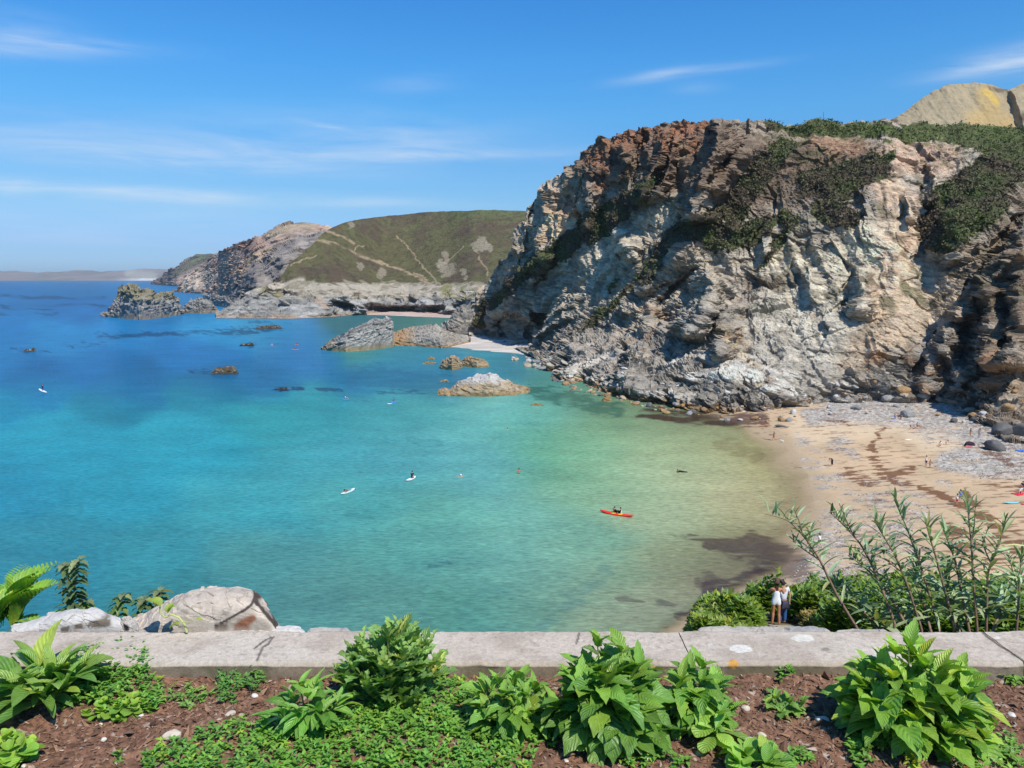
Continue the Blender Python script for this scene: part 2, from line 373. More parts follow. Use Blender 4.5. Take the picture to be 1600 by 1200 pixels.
def cliff_col(W, I):
    wx, wy, vv = I['wx'], I['wy'], I['V']
    n1 = fbm(W / 14, 5, 61); n2 = fbm(W / 4, 4, 71); n3 = fbm(W * np.array([.2, .2, 1]) / 2.5, 4, 81)
    c = np.zeros(W.shape) + np.array([.34, .305, .255])
    c = paint(c, sm(-.15, .3, n1), (.215, .19, .165))
    c = paint(c, sm(440, 560, wy + 25 * n1), (.225, .215, .20), .85)                     # grey foot
    c = paint(c, sm(0, .5, n3), (.33, .325, .31), .5)
    # brown upper face, redder to the left
    up = stroke(wx, wy, [(925, 250, 40), (1000, 235, 60), (1100, 250, 66), (1180, 270, 60), (1280, 260, 50), (1360, 250, 26)], .6)
    c = paint(c, up, (.19, .135, .10), .85)
    red = stroke(wx, wy, [(918, 238, 14), (960, 222, 16), (1020, 205, 16)], .6) + stroke(wx, wy, [(1040, 235, 14), (1050, 205, 12), (1100, 205, 16), (1095, 240, 14)], .6) + stroke(wx, wy, [(885, 325, 16), (900, 335, 12)], .5) + stroke(wx, wy, [(850, 412, 14), (855, 430, 10)], .6) + stroke(wx, wy, [(940, 290, 12), (935, 255, 12)], .6)
    c = paint(c, red * sm(-.5, .25, n2), (.30, .145, .085), .85)
    c = paint(c, stroke(wx, wy, [(1270, 222, 12), (1340, 232, 14), (1300, 240, 10)], .6), (.36, .235, .16), .85)
    # pale faces
    for s, cc, k in (([(1215, 400, 34), (1260, 460, 60), (1330, 430, 66), (1380, 380, 40), (1430, 440, 50)], (.54, .50, .41), .85),
                     ([(1230, 520, 60), (1300, 520, 60)], (.46, .445, .40), .8),
                     ([(1390, 255, 20), (1410, 240, 30), (1470, 250, 26), (1490, 240, 14)], (.46, .33, .25), .85),
                     ([(1395, 300, 24), (1410, 350, 26), (1400, 420, 30), (1380, 480, 26)], (.58, .43, .32), .92),
                     ([(1340, 560, 30), (1400, 500, 40), (1470, 470, 40), (1510, 440, 20)], (.46, .375, .285), .85),
                     ([(865, 350, 26), (880, 375, 30), (870, 400, 24)], (.55, .44, .33), .9),
                     ([(860, 300, 22), (890, 290, 20)], (.36, .30, .24), .7),
                     ([(1060, 320, 10), (1000, 360, 20), (960, 400, 26), (930, 440, 34)], (.48, .45, .385), .8),
                     ([(1130, 520, 8), (1165, 560, 8), (1185, 600, 6)], (.46, .39, .27), .7)):
        c = paint(c, stroke(wx, wy, s, .55) * sm(-.75, 0, n2), cc, k)
    # right corner brown
    c = paint(c, stroke(wx, wy, [(1600, 420, 70), (1560, 600, 60)], .5), (.21, .155, .11), .7)
    c = paint(c, sm(1505, 1560, wx) * sm(250, 330, wy), (.20, .155, .115), .6)
    c = paint(c, stroke(wx, wy, [(1430, 570, 20), (1480, 600, 26), (1540, 560, 20), (1360, 560, 14)], .6) * sm(-.1, .3, n2), (.30, .17, .09), .75)
    c = paint(c, stroke(wx, wy, [(1150, 530, 14), (1185, 580, 14)], .7) * sm(0, .35, n2), (.36, .22, .10), .7)
    c = paint(c, stroke(wx, wy, [(1010, 505, 30), (1050, 530, 24)], .6) * sm(.0, .35, n2), (.30, .19, .12), .7)
    c = paint(c, sm(.15, .45, n2) * sm(-.2, .3, n1), (.27, .175, .11), .35)
    # bright bleached ledges low down
    c = paint(c, stroke(wx, wy, [(800, 575, 16), (900, 588, 22), (1000, 592, 30), (1150, 600, 34), (1300, 610, 26)], .7) * sm(.0, .35, n3), (.52, .505, .48), .95)
    c = paint(c, sm(.72, .9, I['id3']) * (1 - sm(.7, .9, vv)), (.45, .42, .37), .35)
    # tide line: ochre weed just above the water
    z = W[..., 2]
    c = paint(c, sm(1.9, .9, z + n2 * 1.2) * sm(1240, 1180, wx) * sm(840, 870, wx), (.27, .17, .075), .8)
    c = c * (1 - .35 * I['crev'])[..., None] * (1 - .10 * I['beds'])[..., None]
    # heath and gorse
    veg = I['veg']; vm = sm(.46, .60, veg * .85 + .45 * n2 + .30 * fbm(W / 1.5, 2, 91) + .10)
    upz = I['N'][..., 2]
    ledge = sm(.15, .35, upz + .45 * n2) * sm(560, 470, wy) * sm(-.4, .2, n1) * sm(1160, 1240, wx + 60 * n1)
    vm = np.maximum(vm, .55 * ledge * (sm(-.05, .25, n2)))
    gn = np.clip(fbm(W / 7, 3, 95) + .25, 0, 1)[..., None]
    vc = np.array([.115, .090, .058]) * (1 - gn) + np.array([.090, .125, .034]) * gn
    top = sm(262, 215, wy) * sm(1180, 1230, wx)
    vc = vc * (1 - .6 * top[..., None]) + np.array([.115, .155, .042]) * .6 * top[..., None]
    c = c * (1 - vm[..., None]) + vc * vm[..., None]
    I['vm'] = vm
    m = (rng.random(vm.shape) < .050) & (vm > .6) & (I['PX'] < 1680)
    for p, cc in zip(W[m], vc[m]): scrub_pts.append((p, .55, cc))
    return np.clip(c * (1 - .22 * up[..., None]) * (np.array([1.68, 1.56, 1.38]) * (1 - vm[..., None]) + vm[..., None]), .012, .75)
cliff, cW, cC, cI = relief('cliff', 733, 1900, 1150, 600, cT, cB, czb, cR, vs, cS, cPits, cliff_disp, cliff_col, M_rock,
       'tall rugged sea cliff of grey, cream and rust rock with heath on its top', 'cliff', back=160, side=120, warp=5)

# ---- low rock spur left of the cove beach ------------------------
def rock_disp(a1, a2, s1=9, s2=3.5, dip=.4, zs=1.8):
    def f(W, I):
        t = W * np.array([.7, .8, zs]); t[..., 2] += W[..., 0] * dip
        q1 = cells(t / s1, 105); q2 = cells(t / s2, 115)
        I['crev'] = sm(.35, .85, q2[0]); I['id3'] = q2[2]
        return (q1[1] * a1 + q2[1] * a2 + fbm(t * np.array([.3, .3, 1.]) / s2 * 2, 3, 7) * a2 * .5) * sm(0, .03, I['V'])
    return f
def grey_col(W, I, hi=(.34, .325, .295), lo=(.20, .195, .185), tide=(.36, .26, .17), tz=1.8):
    n1 = fbm(W / 12, 4, 61); n2 = fbm(W * np.array([.3, .3, 1]) / 4, 4, 71)
    c = np.zeros(W.shape) + np.array(lo); c = paint(c, sm(-.3, .4, n2 + .3 * n1), hi); c = paint(c, sm(.7, .95, I['id3']), (.42, .39, .34), .5)
    c = paint(c, sm(tz, tz * .6, W[..., 2] + n2 * tz * .5), tide, .85)
    return c * (1 - .35 * I['crev'])[..., None]
# ---- headland across the bay -------------------------------------
def hl_near_disp(W, I):
    cl = sm(446, 462, I['wy']) * (1 - 0) ; cl = np.maximum(cl, sm(452, 420, I['wx']) * 1.0)
    I['cl'] = cl
    t = W * np.array([.7, .8, 1.7]); t[..., 2] += W[..., 0] * .25
    q1 = cells(t / 16, 205); q2 = cells(t / 6, 215)
    I['crev'] = sm(.35, .85, q2[0]) * cl; I['id3'] = q2[2]
    return ((q1[1] * 6 + q2[1] * 3.4) * cl + fbm(W / 9, 4, 5) * 1.6 * (1 - cl)) * sm(0, .04, I['V'])
def z2(x, y): return (450 + x / 3.2, 300 + y / 3.2)
def z2s(pts, r): return [(*z2(x, y), r) for x, y in pts]
def hl_near_col(W, I):
    n1 = fbm(W / 40, 4, 61); n2 = fbm(W / 10, 4, 71)
    wx, wy = I['PX'] + (I['wx'] - I['PX']) * .5 + 3.5 * n2, I['PY'] + (I['wy'] - I['PY']) * .5 + 3 * fbm(W / 5, 3, 72); n3 = fbm(W * np.array([.2, .2, 1]) / 4, 3, 75)
    c = np.zeros(W.shape) + np.array([.098, .087, .040])
    c = paint(c, sm(-.15, .3, n1 + (400 - wy) / 260), (.088, .060, .043), .75)
    c = paint(c, sm(.05, .35, n2), (.11, .115, .045), .5)
    c = paint(c, sm(350, 333, wy) * sm(660, 720, wx) * sm(900, 760, wx), (.10, .13, .045), .6)
    c = paint(c, sm(.1, .5, fbm(W / 4, 2, 99)), (.04, .04, .02), .5)
    tan = (.36, .265, .165)
    for s, r in (([(165, 185), (250, 215), (330, 255)], 1.7), ([(140, 240), (230, 255), (340, 310), (450, 350), (600, 405), (700, 455), (790, 488)], 2.0), ([(540, 215), (620, 300), (640, 340), (700, 400), (765, 460)], 1.1),
                 ([(940, 300), (965, 340), (990, 370), (1003, 420)], 1.1), ([(330, 295), (350, 268), (380, 272)], 1), ([(880, 275), (820, 330), (790, 345)], 1.1), ([(20, 365), (80, 340), (140, 315)], .9), ([(630, 405), (700, 440)], 1.8)):
        c = paint(c, stroke(wx, wy, z2s(s, r * .85), .8) * sm(-.7, -.1, n2), tan, .75)
    for (x, y, r) in ((800, 385, 11), (770, 375, 7), (965, 262, 10), (1000, 275, 7), (785, 320, 5), (880, 400, 4), (890, 430, 3), (365, 375, 5), (470, 405, 6), (320, 165, 5), (760, 345, 3)):
        x, y = z2(x, y); c = paint(c, sm(.40, .62, stroke(wx, wy, [(x, y, r * 1.15)], .9) + .55 * n2 + .3 * fbm(W / 3, 2, 73)) * (stroke(wx, wy, [(x, y, r * 1.3)], .5) > .3), (.27, .225, .16), .7)
    # bare tan shoulder above the low cliffs
    b = sm(440, 446, wy + 6 * n2 - (wx - 600) * .012)
    b = np.maximum(b, stroke(wx, wy, [(395, 462, 8), (440, 452, 7), (470, 440, 6)], .6))
    c = paint(c, b, (.40, .345, .265), .95)
    c = paint(c, b * sm(.05, .3, n2), (.17, .14, .085), .7)
    c = paint(c, stroke(wx, wy, [(700, 454, 10), (730, 462, 12), (700, 458, 12)], .5) * sm(-.3, .1, n2), (.20, .19, .06), .8)
    c = paint(c, stroke(wx, wy, [(410, 456, 6), (440, 462, 4)], .5), (.22, .20, .075), .7)
    g = sm(462, 472, wy + 5 * n2); g = np.maximum(g, sm(435, 425, wx) * sm(452, 462, wy))
    c = paint(c, g, (.27, .26, .235), .9)
    c = paint(c, g * sm(.05, .4, n3), (.43, .41, .37), .7)
    c = paint(c, g * stroke(wx, wy, [(495, 466, 6), (510, 480, 5)], .5), (.38, .27, .19), .8)
    c = paint(c, sm(2.6, 1.6, W[..., 2] + n3 * 2), (.38, .27, .18), .85)
    return c * (1.42 - .35 * I['crev'])[..., None]
nT = [(338, 491), (345, 488), (352, 480), (362, 474), (372, 466), (385, 458), (400, 452), (415, 447), (430, 441), (445, 424), (452, 411), (465, 402), (478, 392), (492, 378), (503, 366), (512, 359), (520, 355), (540, 347), (560, 343), (590, 339),
      (620, 336), (660, 332), (700, 330), (735, 329), (760, 328), (800, 329), (850, 331), (950, 336), (1100, 345)]
nB = [(338, 497), (450, 498), (500, 496), (560, 492), (600, 489), (640, 489), (700, 492), (740, 496), (1100, 500)]
vsn = [0, .08, .18, .30, .45, .7, 1.0]
nR = [(338, [0, 5, 10, 14, 20, 26, 32]), (400, [0, 14, 24, 36, 48, 62, 76]), (445, [0, 10, 30, 52, 76, 100, 120]), (500, [0, 6, 20, 46, 80, 130, 180]), (600, [0, 6, 20, 60, 110, 180, 260]), (1100, [0, 6, 20, 70, 120, 190, 280])]
nS = [([(462, 520, 530), (475, 508, 560), (486, 515, 556)], 12, 30), ([(466, 575, 590), (478, 556, 600), (485, 570, 600)], 10, 26), ([(468, 620, 630), (476, 606, 634), (486, 612, 636)], 11, 22), ([(470, 650, 665), (480, 640, 668), (487, 645, 668)], 11, 20),
      ([(474, 680, 700), (482, 672, 704), (487, 676, 702)], 9, 20), ([(466, 380, 392), (480, 386, 394)], 7, 30), ([(470, 440, 452), (482, 444, 452)], 6, 30)]
nP = [([(520, 476, 7), (545, 482, 7)], 22, .4), ([(575, 482, 6), (640, 482, 5), (695, 483, 4)], 22, .4)]
hn, *_ = relief('headland', 338, 1100, 620, 240, nT, nB, .2, nR, vsn, nS, nP, hl_near_disp, hl_near_col, M_heath,
      'green and brown heath headland with pale footpaths above a low rocky shore', 'headland', back=400, side=40, warp=3)

def rockfar_disp(A, s):
    def f(W, I):
        t = W * np.array([.6, .7, 1.9]); t[..., 2] -= W[..., 0] * .5
        q1 = cells(t / s, 305); q2 = cells(t / (s * .4), 315)
        I['crev'] = sm(.35, .85, q2[0]); I['id3'] = q2[2]
        return (q1[1] * A + q2[1] * A * .55) * sm(0, .05, I['V'])
    return f
def hl_mid_col(W, I):
    wx, wy = I['wx'] * .5 + I['PX'] * .5, I['wy'] * .5 + I['PY'] * .5
    st = (wx * .55 + wy) / 3.2
    n1 = fbm(W / 60, 4, 61); n2 = fbm(np.stack([wx / 30, st, 0 * wx], -1), 4, 71); n3 = fbm(W / 14, 3, 77)
    c = np.zeros(W.shape) + np.array([.40, .32, .265])
    c = paint(c, sm(0, .5, n2), (.26, .205, .17), .7); c = paint(c, sm(.0, -.5, n2), (.48, .40, .33), .7)
    c = paint(c, stroke(wx, wy, [(350, 385, 8), (400, 378, 12), (380, 392, 10)], .6), (.30, .20, .165), .6)
    c = paint(c, stroke(wx, wy, [(425, 362, 12), (460, 352, 8), (490, 354, 5)], .5), (.34, .30, .23), .8)
    c = paint(c, sm(352, 346, wy + n3 * 2 - 1.0) * sm(440, 460, wx), (.13, .115, .065), .7)
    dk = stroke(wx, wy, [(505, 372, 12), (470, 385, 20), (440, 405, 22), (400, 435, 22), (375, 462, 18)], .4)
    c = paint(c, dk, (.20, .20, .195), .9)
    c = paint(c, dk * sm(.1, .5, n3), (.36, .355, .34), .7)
    c = paint(c, stroke(wx, wy, [(300, 440, 14), (325, 432, 12), (290, 448, 9)], .5) * sm(-.6, -.1, n3), (.50, .47, .40), .95)
    c = paint(c, stroke(wx, wy, [(375, 428, 4), (390, 408, 7), (420, 388, 4)], .4), (.46, .36, .25), .9)
    c = paint(c, sm(3.5, 2, W[..., 2] + n3 * 2), (.34, .26, .19), .8)
    return c * (1 - .3 * I['crev'])[..., None] * np.array([1.15, 1.02, .92])
mT = [(268, 455), (275, 452), (285, 442), (293, 430), (305, 421), (318, 412), (330, 403), (341, 396), (352, 389), (369, 380), (385, 375), (409, 370), (414, 366), (422, 358), (436, 351), (453, 347), (470, 348), (500, 350), (512, 353), (530, 352), (560, 349), (640, 350)]
mB = [(268, 456), (290, 457), (320, 459), (345, 463), (360, 472), (400, 484), (450, 486), (560, 486), (640, 486)]
vsm = [0, .1, .25, .5, .75, 1.0]
mR = [(268, [0, 10, 20, 30, 40, 50]), (330, [0, 20, 60, 130, 200, 280]), (400, [0, 10, 30, 90, 200, 320]), (450, [0, 10, 30, 90, 180, 330]), (640, [0, 20, 60, 120, 200, 330])]
mS = [([(362, 480, 512), (380, 460, 506), (400, 450, 490), (412, 450, 470)], 45, 60), ([(375, 445, 462), (395, 436, 456), (412, 430, 448)], 25, 30), ([(400, 415, 440), (425, 408, 448), (432, 415, 440)], 28, 30), ([(430, 385, 400), (465, 376, 396), (476, 376, 392)], 18, 30),
      ([(425, 375, 382), (445, 362, 376), (468, 350, 368)], 14, 30), ([(438, 283, 292), (452, 278, 292)], 28, 30), ([(440, 298, 304), (452, 298, 306)], 16, 20), ([(385, 404, 412), (390, 398, 410)], 14, 20), ([(470, 330, 340), (478, 328, 340)], 6, 20)]
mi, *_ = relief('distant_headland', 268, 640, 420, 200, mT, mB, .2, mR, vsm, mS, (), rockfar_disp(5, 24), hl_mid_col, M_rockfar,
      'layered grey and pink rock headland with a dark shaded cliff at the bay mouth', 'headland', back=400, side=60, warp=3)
def hl_far_col(W, I):
    wx, wy = I['wx'] * .5 + I['PX'] * .5, I['wy'] * .5 + I['PY'] * .5
    n3 = fbm(W / 40, 4, 77)
    c = np.zeros(W.shape) + np.array([.25, .19, .16]); c = paint(c, sm(0, .4, n3), (.34, .25, .20), .8)
    c = paint(c, stroke(wx, wy, [(272, 428, 6), (300, 410, 9), (330, 398, 6)], .5), (.085, .085, .055), .9)
    c = paint(c, stroke(wx, wy, [(300, 408, 2), (318, 402, 2)], .5), (.13, .17, .06), .8)
    return c
fT = [(235, 443), (240, 440), (248, 434), (258, 426), (269, 420), (280, 413), (290, 406), (300, 402), (312, 399), (325, 396), (335, 397), (345, 396), (380, 392), (420, 385)]
fB = [(235, 444), (250, 445), (275, 447), (420, 449)]
fR = [(235, [0, 30, 60, 90, 120, 150]), (300, [0, 60, 150, 300, 450, 600]), (420, [0, 80, 200, 400, 600, 800])]
fa, *_ = relief('far_point', 235, 420, 200, 90, fT, fB, .2, fR, vsm, [([(432, 262, 270), (444, 258, 272)], 60, 30), ([(425, 290, 300), (444, 285, 300)], 60, 30)], (), rockfar_disp(18, 70), hl_far_col, M_rockfar,
      'dark sloping point of land beyond the layered headland', 'headland', back=800, side=200, warp=2)
# farthest coast on the horizon
def fc_col(W, I):
    n3 = fbm(W * np.array([1, 1, 4]) / 500, 4, 77)
    c = np.zeros(W.shape) + np.array([.22, .17, .135]); c = paint(c, sm(0, .3, n3), (.13, .125, .08), .7)
    c = paint(c, stroke(I['PX'], I['PY'], [(200, 428, 6), (240, 430, 6)], .5), (.38, .36, .27), .6)
    c = paint(c, sm(434, 435.6, I['PY']) * sm(170, 225, I['PX']), (.6, .57, .5), .9)
    return c
cTt = [(-900, 427), (-400, 424), (-100, 424), (0, 423.5), (40, 423.5), (90, 425), (110, 423.5), (150, 422.5), (200, 421.5), (260, 421), (330, 420), (500, 419)]
fco, *_ = relief('far_coast', -900, 500, 500, 24, cTt, [(-900, 438.6), (500, 438.6)], 1.0, [(-900, [0, 200, 500, 900, 1400, 1800]), (500, [0, 200, 500, 900, 1400, 1800])], vsm, (), (),
      lambda W, I: fbm(W / 350, 4, 3) * 110 * sm(0, .1, I['V']), fc_col, M_rockfar, 'low hazy coastline on the far horizon', 'coast', back=1500, side=100, warp=.3)

# ---- spoil heap on the cliff top ---------------------------------
def sp_col(W, I):
    wx, wy = I['wx'], I['wy']; n = fbm(W * np.array([1, 1, .35]) / 9, 4, 3); n2 = fbm(np.stack([W[..., 0] / 2.5, W[..., 1] / 9, W[..., 2] / 9], -1), 3, 5)
    c = np.zeros(W.shape) + np.array([.33, .265, .165]); c = paint(c, sm(-.1, .4, n2), (.27, .225, .15), .7)
    c = paint(c, stroke(wx + 8 * n, wy, [(1540, 145, 12), (1555, 170, 14), (1520, 192, 18), (1570, 195, 18)], .7), (.42, .28, .10), .6)
    c = paint(c, stroke(wx + 8 * n, wy, [(1540, 143, 5), (1560, 160, 6)], .7), (.48, .33, .08), .8)
    c = paint(c, stroke(wx, wy, [(1530, 132, 3), (1560, 139, 4), (1572, 137, 3)], .6) * sm(-.2, .1, n2), (.12, .085, .05), .8)
    c = paint(c, stroke(wx, wy, [(1393, 190, 5), (1430, 198, 5)], .6) * sm(0, .1, n2), (.09, .07, .045), .9)
    c = paint(c, stroke(wx, wy, [(1600, 182, 7)], .6), (.08, .065, .045), .9)
    return c
sT = [(1385, 188), (1397, 184), (1412, 174), (1425, 164), (1440, 152), (1460, 141), (1480, 134), (1505, 130), (1530, 130), (1550, 132), (1566, 136), (1576, 139), (1590, 134), (1610, 126), (1650, 112), (1750, 105), (1900, 140)]
sB = [(1385, 224), (1900, 226)]
X_, Z_ = ray(np.array([1385., 1900.]), np.array([224., 226.]))
sp_, *_ = relief('spoil_heap', 1385, 1900, 360, 110, sT, sB, [(1385, CAMZ + Z_[0] * 300), (1900, CAMZ + Z_[1] * 300)], [(1385, [0, 6, 12, 18, 24, 30]), (1900, [0, 6, 14, 26, 38, 50])], vsm,
      [([(140, 1572, 1580), (180, 1584, 1596), (205, 1590, 1600)], 6, 60)], (), lambda W, I: (fbm(np.stack([W[..., 0] / 4, W[..., 1] / 30, W[..., 2] / 30], -1), 4, 3) * 1.6 + fbm(W / 2, 3, 3) * .5), sp_col, ground_mat('spoil', ((.3, .1), (1.5, .16)), .7, .6, bscale=.8),
      'pale bare mine spoil heap streaked with yellow on the clifftop', 'spoil heap', back=60, side=30, warp=3)

# ------------------------------------------------------------------ beach
shore = [(640, 1110), (660, 1180), (690, 1222), (740, 1262), (800, 1276), (860, 1262), (905, 1215), (950, 1130), (975, 1085), (1010, 1040)]
def beach_field(px, py):
    s = np.asarray(shore, float); xs = np.interp(py, s[:, 0], s[:, 1])
    return px - xs            # pixels inland of the waterline
bx = np.linspace(960, 1900, 720); by = np.linspace(598, 1010, 420)
PX, PY = np.meshgrid(bx, by)
d = beach_field(PX, PY)
z = np.where(d > 0, 3.0 * (1 - np.exp(-d / 260.)), 2.2 * (np.exp(d / 200.) - 1))
Wb = G(PX, PY, z)
n0 = fbm(Wb / 9, 4, 3); n1 = fbm(Wb / 3, 4, 13); n2 = fbm(Wb * np.array([.5, 1.6, 1]) / 1.1, 3, 23); n5 = fbm(Wb / .45, 2, 33)
wx = PX + 14 * n0 + 5 * n1; wy = PY + 7 * n0 + 3 * n1
c = np.zeros(Wb.shape) + np.array([.53, .375, .225])
c = paint(c, sm(-.3, .5, n0), (.45, .325, .20), .8)
c = paint(c, stroke(wx, wy, [(1260, 672, 26), (1340, 662, 20), (1420, 662, 18), (1450, 690, 16), (1510, 698, 14)], .5), (.60, .46, .30), .7)
c = paint(c, sm(45, -6, d + 10 * n0), (.37, .275, .17), .9)
peb = np.zeros_like(PX)
for s, k in (([(1270, 655, 12), (1330, 640, 22), (1400, 640, 26), (1480, 640, 40), (1580, 690, 40)], 1), ([(1420, 655, 12), (1460, 680, 18), (1500, 670, 22), (1560, 690, 20)], 1), ([(1470, 722, 12), (1520, 720, 26), (1580, 722, 22), (1650, 715, 26)], 1),
             ([(1245, 685, 8), (1262, 705, 14), (1290, 740, 24), (1310, 780, 32), (1340, 820, 40), (1300, 850, 30), (1260, 880, 20)], .92), ([(1310, 690, 14), (1330, 705, 12)], .9),
             ([(1380, 770, 26), (1420, 790, 30), (1440, 800, 24), (1380, 830, 30)], .9), ([(1470, 758, 7), (1485, 762, 7)], 1), ([(1240, 905, 30), (1180, 950, 30), (1300, 900, 30)], .75), ([(1340, 890, 30), (1440, 880, 24), (1400, 860, 20)], .7)):
    peb = np.maximum(peb, k * stroke(wx, wy, s, .5))
bank = np.maximum(stroke(wx, wy, [(1265, 652, 12), (1330, 640, 20), (1400, 640, 24), (1480, 645, 30), (1580, 690, 36)], .4), stroke(wx, wy, [(1480, 724, 14), (1530, 722, 22), (1600, 722, 24)], .4))
peb = np.maximum(peb * sm(-.28, .42, n1 + .9 * n2), bank * sm(-1.1, -.3, n1 + .9 * n2))
pc = np.array([.375, .335, .285]) * (.72 + .8 * np.clip(n5 + .3, 0, 1))[..., None]
c = c * (1 - peb[..., None]) + pc * peb[..., None]
weed = np.zeros_like(PX)
for s, k in (([(1385, 672, 3), (1365, 690, 5), (1360, 715, 8), (1375, 735, 10), (1390, 745, 9), (1430, 735, 8)], .8), ([(1385, 745, 6), (1400, 755, 5)], .9), ([(1440, 762, 5), (1460, 768, 6), (1500, 790, 5), (1530, 800, 6)], .9), ([(1540, 705, 7), (1580, 722, 6)], .8), ([(1290, 656, 4), (1325, 662, 4)], .6),
             ([(1510, 770, 7), (1530, 800, 10), (1560, 830, 12), (1600, 850, 22), (1640, 860, 30)], .8), ([(1490, 830, 10), (1510, 832, 6)], .8), ([(1320, 735, 10), (1360, 760, 14), (1420, 760, 10)], .5), ([(1540, 740, 12), (1600, 760, 20)], .35), ([(1500, 850, 30), (1600, 900, 30)], .45), ([(1200, 660, 9), (1130, 655, 9)], .8)):
    weed = np.maximum(weed, k * stroke(wx * 1, wy, s, .9))
weed = sm(.36, .58, weed * .9 + .75 * n2 + .25 * n1)
c = paint(c, weed, (.15, .062, .028), .9)
speck = sm(.16, .42, n2) * sm(20, 80, d)
c = paint(c, speck, (.20, .11, .06), .6)
# dark weed under the shallows
uw = np.zeros_like(PX)
for s, k in (([(1080, 838, 4), (1140, 852, 20), (1190, 868, 32), (1240, 884, 24)], 1.1), ([(1110, 905, 10), (1130, 920, 14), (1100, 960, 10)], .75), ([(1000, 645, 8), (1080, 652, 12), (1150, 655, 10), (1200, 656, 7)], 1), ([(960, 935, 3), (1000, 940, 5), (1060, 945, 5)], .6), ([(1120, 690, 10), (1200, 720, 10)], .35)):
    uw = np.maximum(uw, k * stroke(wx, wy, s, .9))
uwm = sm(.3, .7, uw * .9 + .5 * n1 + .5 * n2)
c = paint(c, uwm, (.10, .065, .05), .7)
WBASE = Wb.copy()
Wb[..., 2] += (n1 * .12 + peb * n5 * .12) * sm(0, 30, d)
mesh_obj('beach', Wb.reshape(-1, 3), grid_faces(720, 420), M_sand, col=np.clip(c, .02, .8).reshape(-1, 3))
tag(bpy.data.objects['beach'], 'sandy beach with grey pebble banks and brown seaweed lines', 'beach', kind='structure')
# cove beach and far shingle beach
def strip(name, label, x0, x1, T, B, z0, z1, c0, mat):
    x = np.linspace(x0, x1, 160); v = np.linspace(0, 1, 40); PX, V = np.meshgrid(x, v)
    PY = interp_tab(B, PX) * (1 - V) + interp_tab(T, PX) * V
    W = G(PX, PY, z0 + (z1 - z0) * V); n = fbm(W * np.array([.4, 1, 1]) / 4, 4, 9)
    c = np.zeros(W.shape) + np.array(c0); c = c * (1 + .35 * n)[..., None]; W[..., 2] += n * .15
    for k in range(3):   # run on under the rock behind
        t = W[-1:].copy(); t[..., 1] += 12; t[..., 2] += .1; W = np.concatenate([W, t]); c = np.concatenate([c, c[-1:]])
    o = mesh_obj(name, W.reshape(-1, 3), grid_faces(160, 43), mat, col=c.reshape(-1, 3)); tag(o, label, 'beach', kind='structure')
strip('cove_beach', 'small pale shingle beach in the cove under the cliff', 672, 850, [(672, 528), (700, 527), (735, 524), (775, 528), (800, 531), (850, 555)], [(672, 538), (700, 545), (740, 551), (780, 555), (820, 557), (850, 557)], -.35, 1.6, (.52, .47, .42), M_shingle)
strip('shingle_beach', 'thin strip of pinkish shingle below the distant low cliffs', 545, 760, [(545, 486), (600, 484.5), (760, 484)], [(545, 492), (620, 495), (700, 499), (760, 501)], -.3, 1.5, (.46, .34, .28), M_shingle)

